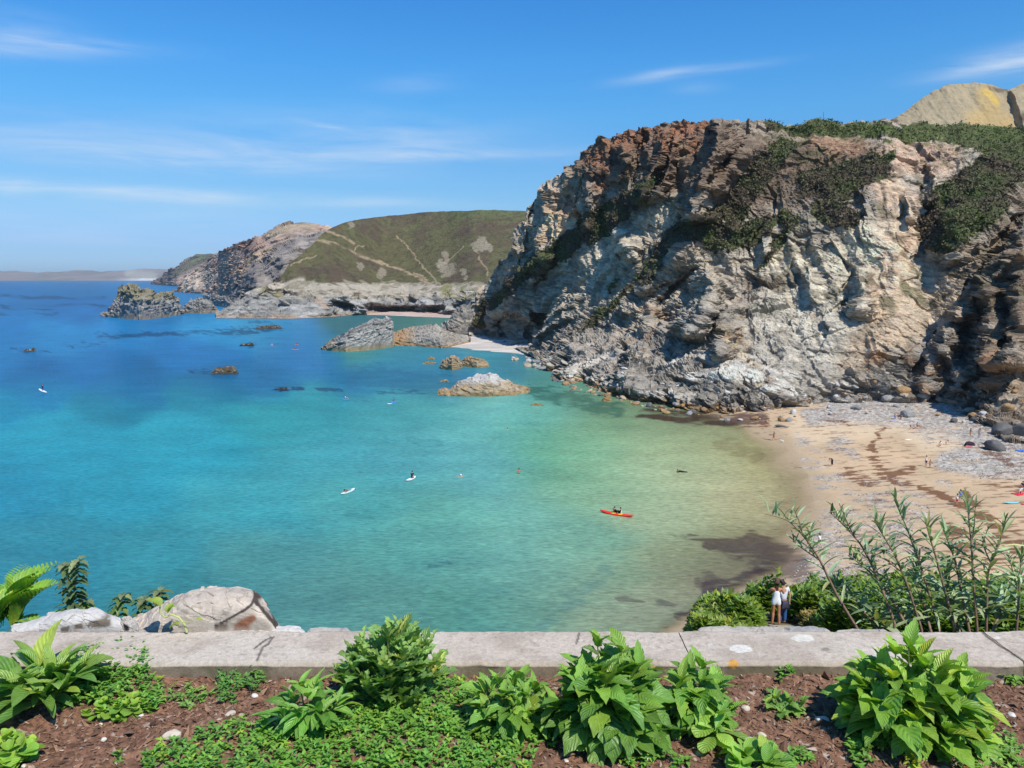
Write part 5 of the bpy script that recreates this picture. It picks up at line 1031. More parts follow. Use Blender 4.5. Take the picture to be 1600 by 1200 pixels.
# ---- tall willowy weeds beyond the wall --------------------------
def tall_weed(i, label, pts, br=(), Y=3.42, dy=0., L=.125, leafy=1.0):
    W_ = np.array([P(x, y, Y + dy * k) for k, (x, y) in enumerate(pts)])
    tt = np.linspace(0, len(pts) - 1, 34); Wc = np.stack([np.interp(tt, np.arange(len(pts)), W_[:, j]) for j in range(3)], 1)
    for _ in range(3): Wc[1:-1] = .25 * Wc[:-2] + .5 * Wc[1:-1] + .25 * Wc[2:]
    base_ = Wc[0].copy(); foot = base_.copy(); foot[2] = float(slope_z(foot[0], foot[1])) - .02; Wc = np.concatenate([[foot], Wc])
    root = empty('tall_weed', foot, label, 'weed', 'tall willowy weeds beyond the wall'); tb, lv = Tubes(), Leaves(); tb.add(Wc, .0072, .002)
    def dress(C, n, L, s0=.12):
        for k in range(n):
            f = s0 + (1 - s0) * (k / n); q = C[int(f * (len(C) - 1))]; a = k * 2.399 + U(-.4, .4); top = f > .8
            sz = L * U(.75, 1.15) * (1.05 - .45 * f); d = C[-1] - C[-4]; d /= np.linalg.norm(d) + 1e-9
            el = U(.5, 1.0) if not top else U(1.0, 1.4)
            if not top and random.random() < .25: el = U(-.1, .5)
            g = U(0, 1); c_ = vary((.13, .18, .085), .25) if g < .45 else vary((.25, .31, .17), .2)
            lv.add(q, a, el, sz, sz * U(.12, .19), 'lance', 7, 1, .5, U(.2, 1.0), .35 if random.random() < .15 else 0, c_, U(-.4, .4), .05)
    dress(Wc, int(42 * leafy), L * 1.16)
    for b in br:
        B_ = np.array([P(x, y, Y + dy * len(pts) * .6) for x, y in b]); bt_ = np.linspace(0, len(b) - 1, 14); Bc = np.stack([np.interp(bt_, np.arange(len(b)), B_[:, j]) for j in range(3)], 1)
        tb.add(Bc, .0035, .0015); dress(Bc, 12, L * .8)
    tb.build('stem', M_stemr, root, foot); lv.build('foliage', M_weed, root, foot)
tall_weed(0, 'leaning tall weed farthest left, forked at its tip over the water', [(1344, 990), (1306, 928), (1282, 876), (1259, 841), (1232, 812), (1196, 803)], [[(1255, 838), (1249, 815), (1241, 796)], [(1262, 850), (1268, 826)], [(1282, 876), (1255, 858), (1238, 845)]], leafy=.75)
tall_weed(1, 'leaning tall weed with a bushy double tip second from the left', [(1398, 975), (1382, 930), (1364, 886), (1345, 850), (1320, 822), (1296, 800)], [[(1335, 838), (1322, 812), (1311, 786)]], dy=.03)
tall_weed(2, 'tall weed curving left between the double tipped one and the highest middle one', [(1440, 985), (1420, 920), (1400, 870), (1382, 840), (1366, 813)], [[(1410, 895), (1385, 875), (1350, 860)]])
tall_weed(3, 'straight tall weed with the highest tip in the middle of the clump', [(1468, 985), (1450, 920), (1432, 865), (1415, 820), (1397, 780)], dy=.03)
tall_weed(4, 'tall weed with an upright tip right of the middle', [(1492, 985), (1478, 930), (1463, 872), (1453, 840), (1446, 815)])
tall_weed(5, 'slender tall weed whose tip leans left below its right-hand neighbour', [(1515, 988), (1503, 930), (1494, 880), (1483, 850), (1472, 824)], dy=.04)
tall_weed(6, 'tallest upright weed right of the clump, with two tips', [(1527, 988), (1521, 910), (1518, 852), (1514, 815), (1511, 781)], [[(1518, 850), (1523, 815), (1524, 786)]])
tall_weed(7, 'stout weed with a thick stem bending right near its tip', [(1541, 990), (1542, 930), (1544, 890), (1556, 862), (1565, 838), (1571, 813)], [[(1548, 880), (1535, 850), (1545, 822)]])
tall_weed(8, 'single weed standing apart at the right edge', [(1588, 988), (1592, 930), (1593, 900), (1597, 860)], [[(1590, 920), (1582, 890), (1575, 868)]], leafy=.7)
tall_weed(9, 'short leafy weed hiding behind the left weeds, tip pointing left', [(1420, 985), (1385, 920), (1350, 885), (1325, 868)], dy=.08)
tall_weed(10, 'short weed filling the middle of the clump', [(1455, 988), (1440, 935), (1432, 900), (1436, 876)], dy=.08)
tall_weed(11, 'low bent weed at the left foot of the clump', [(1375, 988), (1345, 950), (1320, 925), (1300, 915)], dy=.08)
tall_weed(12, 'short weed with broad leaves beside the stout stem', [(1500, 990), (1488, 950), (1478, 915), (1482, 890)], dy=.08, L=.15)
tall_weed(13, 'leafy side weed low at the right of the stout stem', [(1550, 990), (1565, 950), (1580, 925), (1590, 915)], dy=.08, L=.15)
tall_weed(14, 'broad leaved low weed right behind the wall at the left foot', [(1400, 992), (1370, 975), (1345, 962)], dy=.05, L=.16)

# ---- ferns, nettles and bramble beyond the wall at the left ------
def frond(lv, tb, p0, az, el, L, c_, n=16):
    t = np.linspace(0, 1, n); a = el - 1.1 * t; y = np.cumsum(np.cos(a)) * L / n; z = np.cumsum(np.sin(a)) * L / n
    C = np.stack([p0[0] + y * cos(az), p0[1] + y * sin(az), p0[2] + z], 1); tb.add(C, .002, .0008, 4)
    for k in range(1, n):
        w = L * .32 * sin(pi * min(1, (k / n) ** .6 * .93 + .05)) + .005
        for s in (-1, 1): lv.add(C[k], az + s * 1.25, a[k] + .1, w, w * .28, 'lance', 4, 1, .3, .4, .5, vary(c_, .15))
def far_plant(name, label, px, py, Y, cat='plant'):
    p = P(px, py, Y); foot = p.copy(); foot[2] = float(slope_z(p[0], p[1])); return p, empty(name, foot, label, cat), foot
p, r_, ft = far_plant('fern', 'bright green fern cut by the left edge beyond the wall', 12, 985, 3.5); lv, tb = Leaves(), Tubes(); tb.add([ft, p], .006, .004)
for k in range(12): frond(lv, tb, p + np.array([U(-.10, .06), U(-.05, .1), -.02]), U(-.6, 3.5), U(1.15, 1.65), U(.24, .36), (.15, .27, .03))
lv.build('fronds', M_leafs, r_, ft); tb.build('stems', M_stem, r_, ft)
p, r_, ft = far_plant('fern', 'small low fern right of the larger fern by the slate slab', 62, 985, 3.5); lv, tb = Leaves(), Tubes(); tb.add([ft, p], .006, .004)
for k in range(4): frond(lv, tb, p, U(-.6, .5) if k else 2.8, U(.5, .9), U(.12, .2), (.17, .28, .04))
lv.build('fronds', M_leafs, r_, ft); tb.build('stems', M_stem, r_, ft)
def nettle(label, pts, Y, L=.085, c_=(.07, .11, .04), n=26):
    W_ = np.array([P(x, y, Y) for x, y in pts]); tt = np.linspace(0, len(pts) - 1, 24); C = np.stack([np.interp(tt, np.arange(len(pts)), W_[:, j]) for j in range(3)], 1)
    foot = C[0].copy(); foot[2] = float(slope_z(foot[0], foot[1])); C = np.concatenate([[foot], C]); root = empty('nettle', foot, label, 'nettle'); lv, tb = Leaves(), Tubes(); tb.add(C, .005, .002)
    for k in range(n):
        f = .05 + .95 * k / n; q = C[int(f * (len(C) - 1))]
        for s in (0, pi): lv.add(q, k * 1.57 + s + U(-.3, .3), U(-.1, .5), L * U(.7, 1.1) * (1.1 - .35 * f), L * .42, 'ovate', 8, 1, .35, 1.2, .4, vary(c_ if f < .85 else (.16, .19, .09), .25))
    tb.build('stem', M_stem, root, foot); lv.build('foliage', M_leafs, root, foot)
nettle('tall nettle standing alone above the slate slab', [(106, 975), (116, 930), (118, 895), (124, 872)], 3.45)
nettle('side nettle drooping left of the tall one', [(120, 975), (112, 930), (104, 890), (100, 882)], 3.5, n=16)
nettle('short nettle beside the foot of the tall one', [(140, 985), (136, 955), (132, 930)], 3.5, c_=(.12, .19, .04), n=14)
nettle('pale tipped nettle left of the concrete block', [(178, 985), (188, 950), (193, 925)], 3.55, c_=(.10, .15, .04), n=16)
nettle('dark nettle leaning on the concrete block', [(212, 985), (222, 950), (226, 932)], 3.55, n=16)
nettle('nettle peeping over the shoulder of the concrete block', [(240, 960), (248, 935), (250, 922)], 3.6, n=12)
# curling yellow sprig on the wall
p0 = P(292, 988, 2.98); root = empty('sprig', p0, 'curling yellow green sprig growing out of the wall before the concrete block', 'plant'); lv, tb = Leaves(), Tubes()
tb.add([P(x, y, 2.98) for x, y in ((292, 988), (288, 975), (280, 965), (268, 960), (258, 965), (250, 958), (250, 948))], .0055, .003); tb.add([P(x, y, 2.96) for x, y in ((284, 972), (296, 972), (308, 966))], .0025, .001)
for (x, y, a, e, s) in ((251, 948, 3.0, .9, .07), (262, 958, 1.2, 1.2, .05), (262, 955, .3, 1.0, .04), (280, 976, 3.0, .1, .05), (306, 968, 0, .3, .03)): lv.add(P(x, y, 2.97), a, e, s, s * .75, 'ovate', 8, 2, .5, 1.4, 0, (.26, .33, .05))
tb.build('stem', plain('sprig_stem', (.42, .45, .16), .5), root, p0); lv.build('foliage', M_leafs, root, p0)

# ---- bracken on the slope: countless fronds ----------------------
def bracken(label, strokes_, N, Yr, hmax, c_, seed):
    r = np.random.default_rng(seed); V, C = [], []
    xs_ = [s[0] for st in strokes_ for s in st]; ys_ = [s[1] for st in strokes_ for s in st]; rm = max(s[2] for st in strokes_ for s in st)
    X = r.uniform(min(xs_) - rm, max(xs_) + rm, N); Y = r.uniform(min(ys_) - rm, max(ys_) + rm, N)
    m = np.max([stroke(X, Y, st, .25) for st in strokes_], 0); k = m > .4; X, Y, m = X[k], Y[k], m[k]
    Z = slope_z(X, Y) + hmax * np.clip(m, 0, 1) ** .5 * (.25 + .75 * r.random(len(X)) ** .5) * (.35 + 1.1 * vnoise(np.stack([X, Y, 0 * X], -1) / .7, 5)) + hmax * .45 * (r.random(len(X)) > .93) * r.random(len(X)) * np.clip(m, 0, 1); n = len(X); K = 7
    # each frond tuft: a short spray of leaflets
    az = r.uniform(0, 6.28, (n, 1)) + r.normal(0, .5, (n, K)); el = r.uniform(-.1, 1.0, (n, K)); L = r.uniform(.12, .30, (n, K)); w = L * .24
    d = np.stack([np.cos(az) * np.cos(el), np.sin(az) * np.cos(el), np.sin(el)], -1); s = np.stack([-np.sin(az), np.cos(az), 0 * az], -1)
    p = np.stack([X, Y, Z], -1)[:, None] + r.normal(0, .07, (n, K, 3))
    a = p; b = p + d * L[..., None] * .5 + s * w[..., None]; c2 = p + d * L[..., None]; e = p + d * L[..., None] * .5 - s * w[..., None]
    V = np.stack([a, b, c2, e], 2); cc = np.array(c_) * (.65 + .7 * r.random((n, K, 1))); yel = (r.random((n, 1, 1)) < .3); cc = np.where(yel, cc * np.array([1.7, 1.25, .8]), cc)
    o = mesh_obj('bracken', V.reshape(-1, 3), np.arange(n * K * 4).reshape(-1, 4), M_leafs, col=np.repeat(cc[:, :, None], 4, 2).reshape(-1, 3), uv=np.tile([[.5, 0], [1, .5], [.5, 1], [0, .5]], (n * K, 1)))
    return tag(o, label, 'bracken', kind='stuff')
bracken('green and yellow bracken left of the couple', [[(7.6, 28.0, .6), (8.0, 27.2, .7), (7.9, 25.6, .5)]], 12000, None, .62, (.15, .25, .035), 3)
bracken('bracken bank behind and right of the couple', [[(9.8, 28.6, .9), (11.5, 27.5, 1.5), (13.5, 26.5, 1.8), (16, 26, 2.0), (19, 25.5, 2.4)], [(10.8, 24.0, .9), (12.5, 22.5, 1.6), (14, 21, 1.8)]], 60000, None, 1.15, (.13, .225, .03), 4)
bracken('dry yellow bracken tops at the edge of the path', [[(10.3, 25.2, .35), (10.7, 24.6, .4), (10.5, 26.2, .3)]], 2200, None, .25, (.22, .19, .06), 5)
bracken('low bracken tailing off at the left of the path', [[(6.9, 28.5, .5), (7.3, 27.4, .7), (7.2, 25.8, .7), (7.0, 24.6, .7), (6.3, 25.4, .5)]], 16000, None, .38, (.17, .25, .035), 6)
bracken('rough grass and low growth on the slope just below the wall', [[(-12, 12, 6), (0, 10, 5), (12, 12, 6), (20, 14, 6)], [(1, 17, 3.5), (8, 17.5, 3.5), (16, 18, 4)]], 22000, None, .22, (.13, .17, .04), 8)
# ------------------------------------------------------------------ people
SKIN = plain('skin', (.50, .28, .18), .55, .35, .08); TAN_ = plain('tanned_skin', (.42, .19, .10), .5, .35, .08)
HAIR = plain('brown_hair', (.07, .035, .02), .6, .3, .3, 30); HAIRB = plain('dark_hair', (.02, .014, .012), .6, .3, .3, 30)
_mc = {}
def fabric(name, c):
    if name not in _mc: _mc[name] = plain(name, c, .85, .2, .18, 25)
    return _mc[name]
WHITE = fabric('white_cloth', (.80, .80, .80)); NAVY = fabric('navy_cloth', (.02, .03, .09)); BLACK = fabric('black_cloth', (.012, .012, .015)); RED = fabric('red_cloth', (.60, .03, .05)); BLUE = fabric('blue_cloth', (.04, .16, .55)); GREY = fabric('grey_cloth', (.30, .31, .34)); PINK = fabric('pink_cloth', (.7, .12, .2)); ORANGE = fabric('orange_cloth', (.75, .18, .03))
def pose(**k):
    """standing joints in metres for a 1.70 m figure facing +y"""
    J = dict(pelvis=(0, 0, .93), waist=(0, 0, 1.08), chest=(0, 0, 1.30), neck=(0, .0, 1.46), chin=(0, .015, 1.53), head=(0, .01, 1.61),
             sL=(-.17, 0, 1.40), sR=(.17, 0, 1.40), eL=(-.22, -.01, 1.13), eR=(.22, -.01, 1.13), wL=(-.23, .06, .89), wR=(.23, .06, .89),
             hL=(-.09, 0, .90), hR=(.09, 0, .90), kL=(-.10, .02, .49), kR=(.10, .02, .49), aL=(-.10, -.01, .08), aR=(.10, -.01, .08), tL=(-.11, .14, .03), tR=(.11, .14, .03))
    J.update(k); return {a: np.array(b, float) for a, b in J.items()}
def skin_obj(name, comps, mat, parent, sub=2):
    """comps: list of (points, radii, edges, root)"""
    V, E, R, roots = [], [], [], []
    for pts, rad, ed, root in comps:
        o_ = len(V); V += [tuple(map(float, p)) for p in pts]; R += rad; E += [(a + o_, b + o_) for a, b in ed]; roots.append(o_ + root)
    me = bpy.data.meshes.new(name); me.from_pydata(V, E, []); me.materials.append(mat)
    o = bpy.data.objects.new(name, me); COL.objects.link(o); o.parent = parent
    sk = o.modifiers.new('Skin', 'SKIN'); sk.use_smooth_shade = True; sk.use_x_symmetry = False
    lay = me.skin_vertices[0].data if me.skin_vertices else None
    if lay is not None:
        for i, r in enumerate(R):
            r = r if isinstance(r, tuple) else (r, r); lay[i].radius = r; lay[i].use_root = i in roots
    ss = o.modifiers.new('Sub', 'SUBSURF'); ss.levels = sub; ss.render_levels = sub
    return o
CH = [(i, i + 1) for i in range(12)]
def body(J, mat, parent, k=1.0, fingers=True, sub=2, chestw=1.0):
    names = ['pelvis', 'waist', 'chest', 'neck', 'chin', 'head', 'top', 'sL', 'eL', 'wL', 'pL', 'sR', 'eR', 'wR', 'pR', 'hL', 'kL', 'cL', 'aL', 'tL', 'hR', 'kR', 'cR', 'aR', 'tR']
    J = dict(J); up = J['head'] - J['chin']; up /= np.linalg.norm(up) + 1e-9; J['top'] = J['head'] + up * .075
    for s in 'LR':
        d = J['w' + s] - J['e' + s]; d /= np.linalg.norm(d); J['p' + s] = J['w' + s] + d * .075; J['d' + s] = d
        J['c' + s] = J['k' + s] * .7 + J['a' + s] * .3 + np.array([0, -.02, 0])
    rad = dict(pelvis=(.135 * k, .105 * k), waist=(.115 * k, .09 * k), chest=(.135 * k * chestw, .10 * k), neck=.052, chin=.058, head=(.078, .092), top=.055, sL=.055, eL=.040, wL=.026, pL=(.036, .016), sR=.055, eR=.040, wR=.026, pR=(.036, .016),
               hL=.085 * k, kL=.056, cL=.055, aL=.036, tL=.03, hR=.085 * k, kR=.056, cR=.055, aR=.036, tR=.03)
    idx = {n_: i for i, n_ in enumerate(names)}
    ed = [('pelvis', 'waist'), ('waist', 'chest'), ('chest', 'neck'), ('neck', 'chin'), ('chin', 'head'), ('head', 'top')]
    for s in 'LR': ed += [('chest', 's' + s), ('s' + s, 'e' + s), ('e' + s, 'w' + s), ('w' + s, 'p' + s), ('pelvis', 'h' + s), ('h' + s, 'k' + s), ('k' + s, 'c' + s), ('c' + s, 'a' + s), ('a' + s, 't' + s)]
    comps = [([J[n_] for n_ in names], [rad[n_] for n_ in names], [(idx[a], idx[b]) for a, b in ed], 0)]
    f = J['chin'] - J['neck']; fwd = np.array([0, 1., 0]); fwd = fwd - up * fwd.dot(up); fwd /= np.linalg.norm(fwd) + 1e-9; side = np.cross(fwd, up)
    hc = J['head']
    comps.append(([hc + fwd * .07 + up * .01, hc + fwd * .105 - up * .022], [.012, .014], [(0, 1)], 0))                 # nose
    for s in (-1, 1): comps.append(([hc + side * s * .074 + up * .01, hc + side * s * .088 - up * .02], [.014, .011], [(0, 1)], 0))   # ears
    comps.append(([hc + fwd * .078 - up * .055 - side * .02, hc + fwd * .085 - up * .055, hc + fwd * .078 - up * .055 + side * .02], [.007, .009, .007], [(0, 1), (1, 2)], 0))  # mouth
    if fingers:
        for s, sg in (('L', -1), ('R', 1)):
            d = J['d' + s]; lat = np.cross(d, [0, 0, 1.]); 
            if np.linalg.norm(lat) < .2: lat = np.array([0, 1., 0])
            lat /= np.linalg.norm(lat); nrm = np.cross(lat, d); b0 = J['p' + s] - d * .01
            for q, ln in ((-1.5, .055), (-.5, .068), (.5, .074), (1.5, .068)):
                a_ = b0 + lat * q * .018; comps.append(([a_, a_ + d * ln * .55 + nrm * .004, a_ + d * ln * .95 + nrm * .018], [.009, .0085, .007], [(0, 1), (1, 2)], 0))
            a_ = J['w' + s] + d * .025 - lat * -.024; comps.append(([a_, a_ + d * .03 + lat * .022, a_ + d * .055 + lat * .026], [.011, .010, .008], [(0, 1), (1, 2)], 0))
    return skin_obj('body', comps, mat, parent, sub)
def garment(name, J, kind, mat, parent, g=.014, k=1.0):
    j = J; mid = lambda a, b, t: j[a] * (1 - t) + j[b] * t
    if kind in ('shirt', 'vest', 'wetsuit', 'dress', 'romper'):
        pts = [j['pelvis'] if kind != 'vest' else mid('pelvis', 'waist', .3), j['waist'], j['chest'], mid('chest', 'neck', .55)]; rad = [(.14 * k + g, .11 * k + g), (.122 * k + g, .096 * k + g), (.142 * k + g, .106 * k + g), (.10 * k, .075 * k)]; ed = [(0, 1), (1, 2), (2, 3)]
        if kind in ('shirt', 'wetsuit'):
            for s in 'LR':
                t = .55 if kind == 'shirt' else .95; b = len(pts); pts += [j['s' + s], mid('s' + s, 'e' + s, t)]; rad += [.062 + g * .6, .05 + g * (.8 if kind == 'shirt' else .2)]; ed += [(2, b), (b, b + 1)]
                if kind == 'wetsuit': pts += [mid('e' + s, 'w' + s, .9)]; rad += [.032 + g * .3]; ed += [(b + 1, b + 2)]
        if kind in ('romper', 'wetsuit', 'dress'):
            for s in 'LR':
                b = len(pts); pts += [j['h' + s], mid('h' + s, 'k' + s, .38 if kind != 'wetsuit' else .95)]; rad += [.092 * k + g, (.088 if kind != 'wetsuit' else .06) * k + g]; ed += [(0, b), (b, b + 1)]
                if kind == 'wetsuit': pts += [mid('k' + s, 'a' + s, .9)]; rad += [.04 + g]; ed += [(b + 1, b + 2)]
        return skin_obj(name, [(pts, rad, ed, 0)], mat, parent, 2)
    if kind in ('shorts', 'trousers', 'skirt', 'briefs'):
        t = dict(shorts=.75, trousers=.98, skirt=.7, briefs=.15)[kind]
        pts = [mid('pelvis', 'waist', .5), j['pelvis']]; rad = [(.128 * k + g, .10 * k + g), (.14 * k + g, .112 * k + g)]; ed = [(0, 1)]
        for s in 'LR':
            b = len(pts); pts += [j['h' + s], mid('h' + s, 'k' + s, t)]; rad += [.093 * k + g, (.075 + (.03 if kind == 'skirt' else 0)) * k + g]; ed += [(1, b), (b, b + 1)]
            if kind == 'trousers': pts += [mid('k' + s, 'a' + s, .5), mid('k' + s, 'a' + s, .92)]; rad += [.062 + g, .05 + g]; ed += [(b + 1, b + 2), (b + 2, b + 3)]
        return skin_obj(name, [(pts, rad, ed, 0)], mat, parent, 2)
def hair(J, mat, parent, length=0.0):
    up = J['head'] - J['chin']; up /= np.linalg.norm(up); fwd = np.array([0, 1., 0]); fwd -= up * fwd.dot(up); fwd /= np.linalg.norm(fwd) + 1e-9; h = J['head']
    pts = [h + up * .05 + fwd * .03, h + up * .045 - fwd * .015, h - fwd * .04 + up * .0, h - fwd * .035 - up * .05]; rad = [(.062, .05), (.086, .08), (.084, .076), (.066, .056)]
    if length > 0: pts += [h - fwd * .06 - up * .10, h - fwd * .085 - up * (.10 + length * .6), h - fwd * .08 - up * (.12 + length)]; rad += [(.072, .036), (.07, .03), (.035, .016)]
    return skin_obj('hair', [(pts, rad, [(i, i + 1) for i in range(len(pts) - 1)], 1)], mat, parent, 2)
POSES = dict(
 stand=pose(), walk=pose(kL=(-.10, .16, .50), aL=(-.10, .22, .10), tL=(-.10, .36, .06), kR=(.10, -.04, .49), aR=(.10, -.26, .13), tR=(.1, -.14, .04), wL=(-.24, -.08, .92), eL=(-.23, -.1, 1.14), wR=(.24, .2, .95), eR=(.22, .05, 1.13)),
 bend=pose(waist=(0, .10, 1.04), chest=(0, .30, 1.14), neck=(0, .44, 1.16), chin=(0, .50, 1.13), head=(0, .56, 1.09), sL=(-.17, .36, 1.16), sR=(.17, .36, 1.16), eL=(-.2, .42, .90), eR=(.2, .42, .90), wL=(-.16, .52, .68), wR=(.16, .52, .68)),
 sit=pose(pelvis=(0, 0, .13), waist=(0, -.03, .28), chest=(0, -.05, .50), neck=(0, -.03, .66), chin=(0, -.01, .73), head=(0, 0, .81), sL=(-.17, -.05, .60), sR=(.17, -.05, .60), eL=(-.24, .05, .36), eR=(.24, .05, .36), wL=(-.16, .28, .36), wR=(.16, .28, .36),
          hL=(-.09, .03, .12), hR=(.09, .03, .12), kL=(-.14, .40, .42), kR=(.14, .40, .42), aL=(-.12, .60, .08), aR=(.12, .60, .08), tL=(-.12, .74, .04), tR=(.12, .74, .04)),
 recline=pose(pelvis=(0, 0, .12), waist=(0, -.14, .20), chest=(0, -.33, .32), neck=(0, -.45, .42), chin=(0, -.48, .48), head=(0, -.50, .56), sL=(-.17, -.40, .38), sR=(.17, -.40, .38), eL=(-.26, -.58, .20), eR=(.26, -.58, .20), wL=(-.26, -.42, .05), wR=(.26, -.42, .05),
          hL=(-.09, .03, .11), hR=(.09, .03, .11), kL=(-.12, .44, .26), kR=(.11, .48, .13), aL=(-.12, .78, .07), aR=(.12, .88, .06), tL=(-.12, .86, .16), tR=(.14, .92, .18)),
 prone=pose(pelvis=(0, 0, .12), waist=(0, .16, .14), chest=(0, .38, .20), neck=(0, .53, .26), chin=(0, .60, .28), head=(0, .66, .34), sL=(-.17, .46, .20), sR=(.17, .46, .20), eL=(-.34, .62, .10), eR=(.34, .62, .10), wL=(-.30, .84, .02), wR=(.30, .84, .02),
          hL=(-.09, -.04, .11), hR=(.09, -.04, .11), kL=(-.10, -.44, .08), kR=(.10, -.44, .08), aL=(-.1, -.84, .06), aR=(.1, -.84, .06), tL=(-.1, -.97, .04), tR=(.1, -.97, .04)),
 kneel=pose(pelvis=(0, -.05, .30), waist=(0, .0, .46), chest=(0, .05, .68), neck=(0, .07, .84), chin=(0, .09, .91), head=(0, .10, .99), sL=(-.17, .04, .78), sR=(.17, .04, .78), eL=(-.25, .16, .54), eR=(.25, .16, .54), wL=(-.12, .36, .46), wR=(.12, .36, .46),
          hL=(-.09, -.05, .27), hR=(.09, -.05, .27), kL=(-.13, .32, .08), kR=(.13, .32, .08), aL=(-.12, -.12, .07), aR=(.12, -.12, .07), tL=(-.12, -.24, .04), tR=(.12, -.24, .04)),
 swim=pose(pelvis=(0, 0, -.62), waist=(0, .02, -.46), chest=(0, .05, -.20), neck=(0, .06, -.04), chin=(0, .08, .04), head=(0, .09, .12), sL=(-.18, .06, -.10), sR=(.18, .06, -.10), eL=(-.36, .22, -.08), eR=(.36, .22, -.08), wL=(-.52, .36, -.02), wR=(.52, .36, -.02),
          hL=(-.09, 0, -.66), hR=(.09, 0, -.66), kL=(-.1, -.1, -1.05), kR=(.1, .1, -1.05), aL=(-.1, -.2, -1.42), aR=(.1, .1, -1.42), tL=(-.1, -.1, -1.5), tR=(.1, .2, -1.5)))
def person(label, p, rz, J, k=1.0, sc=1.0, skin=SKIN, hairm=HAIR, hlen=0.0, clothes=(), group=None, sub=1, chestw=1.0):
    J = POSES[J] if isinstance(J, str) else J
    r = empty('person', p, label, 'person', group, rz); r.scale = (sc,) * 3
    body(J, skin, r, k, True, sub, chestw); hair(J, hairm, r, hlen)
    for (nm, kd, mt) in clothes: garment(nm, J, kd, mt, r, k=k)
    return r
def on_beach(px, py): return G(px, py, float(zb_at(px, py)) + .02)
def slope_hit(px, py, y0=18, y1=34):
    X_, Z_ = ray(px, py); ys_ = np.linspace(y0, y1, 800); d_ = CAMZ + Z_ * ys_ - slope_z(X_ * ys_, ys_); i = int(np.argmin(np.where(d_ <= 0, ys_, 1e9))) if (d_ <= 0).any() else int(np.argmin(np.abs(d_))); y = ys_[i]
    return np.array([X_ * y, y, float(slope_z(X_ * y, y))])
# the couple on the path
pw = slope_hit(1211, 978); sc_w = .97
JW = pose(sL=(-.155, 0, 1.38), sR=(.155, .01, 1.38), eL=(-.27, .10, 1.17), wL=(-.12, .30, 1.18), eR=(.26, .08, 1.18), wR=(.28, .30, 1.28), kL=(-.08, .05, .49), aL=(-.10, .02, .08), tL=(-.13, .15, .03), kR=(.11, .01, .49), aR=(.13, -.02, .08), tR=(.16, .11, .03), head=(.01, .01, 1.61))
ROMP = fabric('printed_white_cloth', (.82, .83, .86))
person('woman with long brown hair in a short white playsuit, arm round her companion', pw, -.15, JW, .92, sc_w, TAN_, HAIR, .30, [('playsuit', 'romper', ROMP)], 'couple on the footpath', 2)
pm = pw + np.array([.40, .45, 0]); pm[2] = float(slope_z(pm[0], pm[1]))
JM = pose(eL=(-.24, .10, 1.16), wL=(-.28, .10, .95), eR=(.25, -.04, 1.15), wR=(.22, -.08, .92), head=(-.03, .01, 1.61), chin=(-.01, .015, 1.53))
person('dark haired companion in a pale grey top and jeans beside the woman in white', pm, .25, JM, .98, .93, SKIN, HAIRB, 0, [('top', 'shirt', fabric('pale_grey_cloth', (.62, .64, .70))), ('jeans', 'trousers', fabric('denim', (.03, .09, .26)))], 'couple on the footpath', 2)
bg_ = skin_obj('shoulder_bag', [([(0, 0, 0), (.10, 0, -.01), (.20, 0, 0)], [(.10, .11), (.10, .15), (.09, .11)], [(0, 1), (1, 2)], 1)], fabric('charcoal_cloth', (.05, .05, .075)), None, 2)
bg_.location = pm + np.array([-.10, -.20, .78]); tag(bg_, 'round charcoal bag hanging at the hip of the dark haired companion', 'bag')
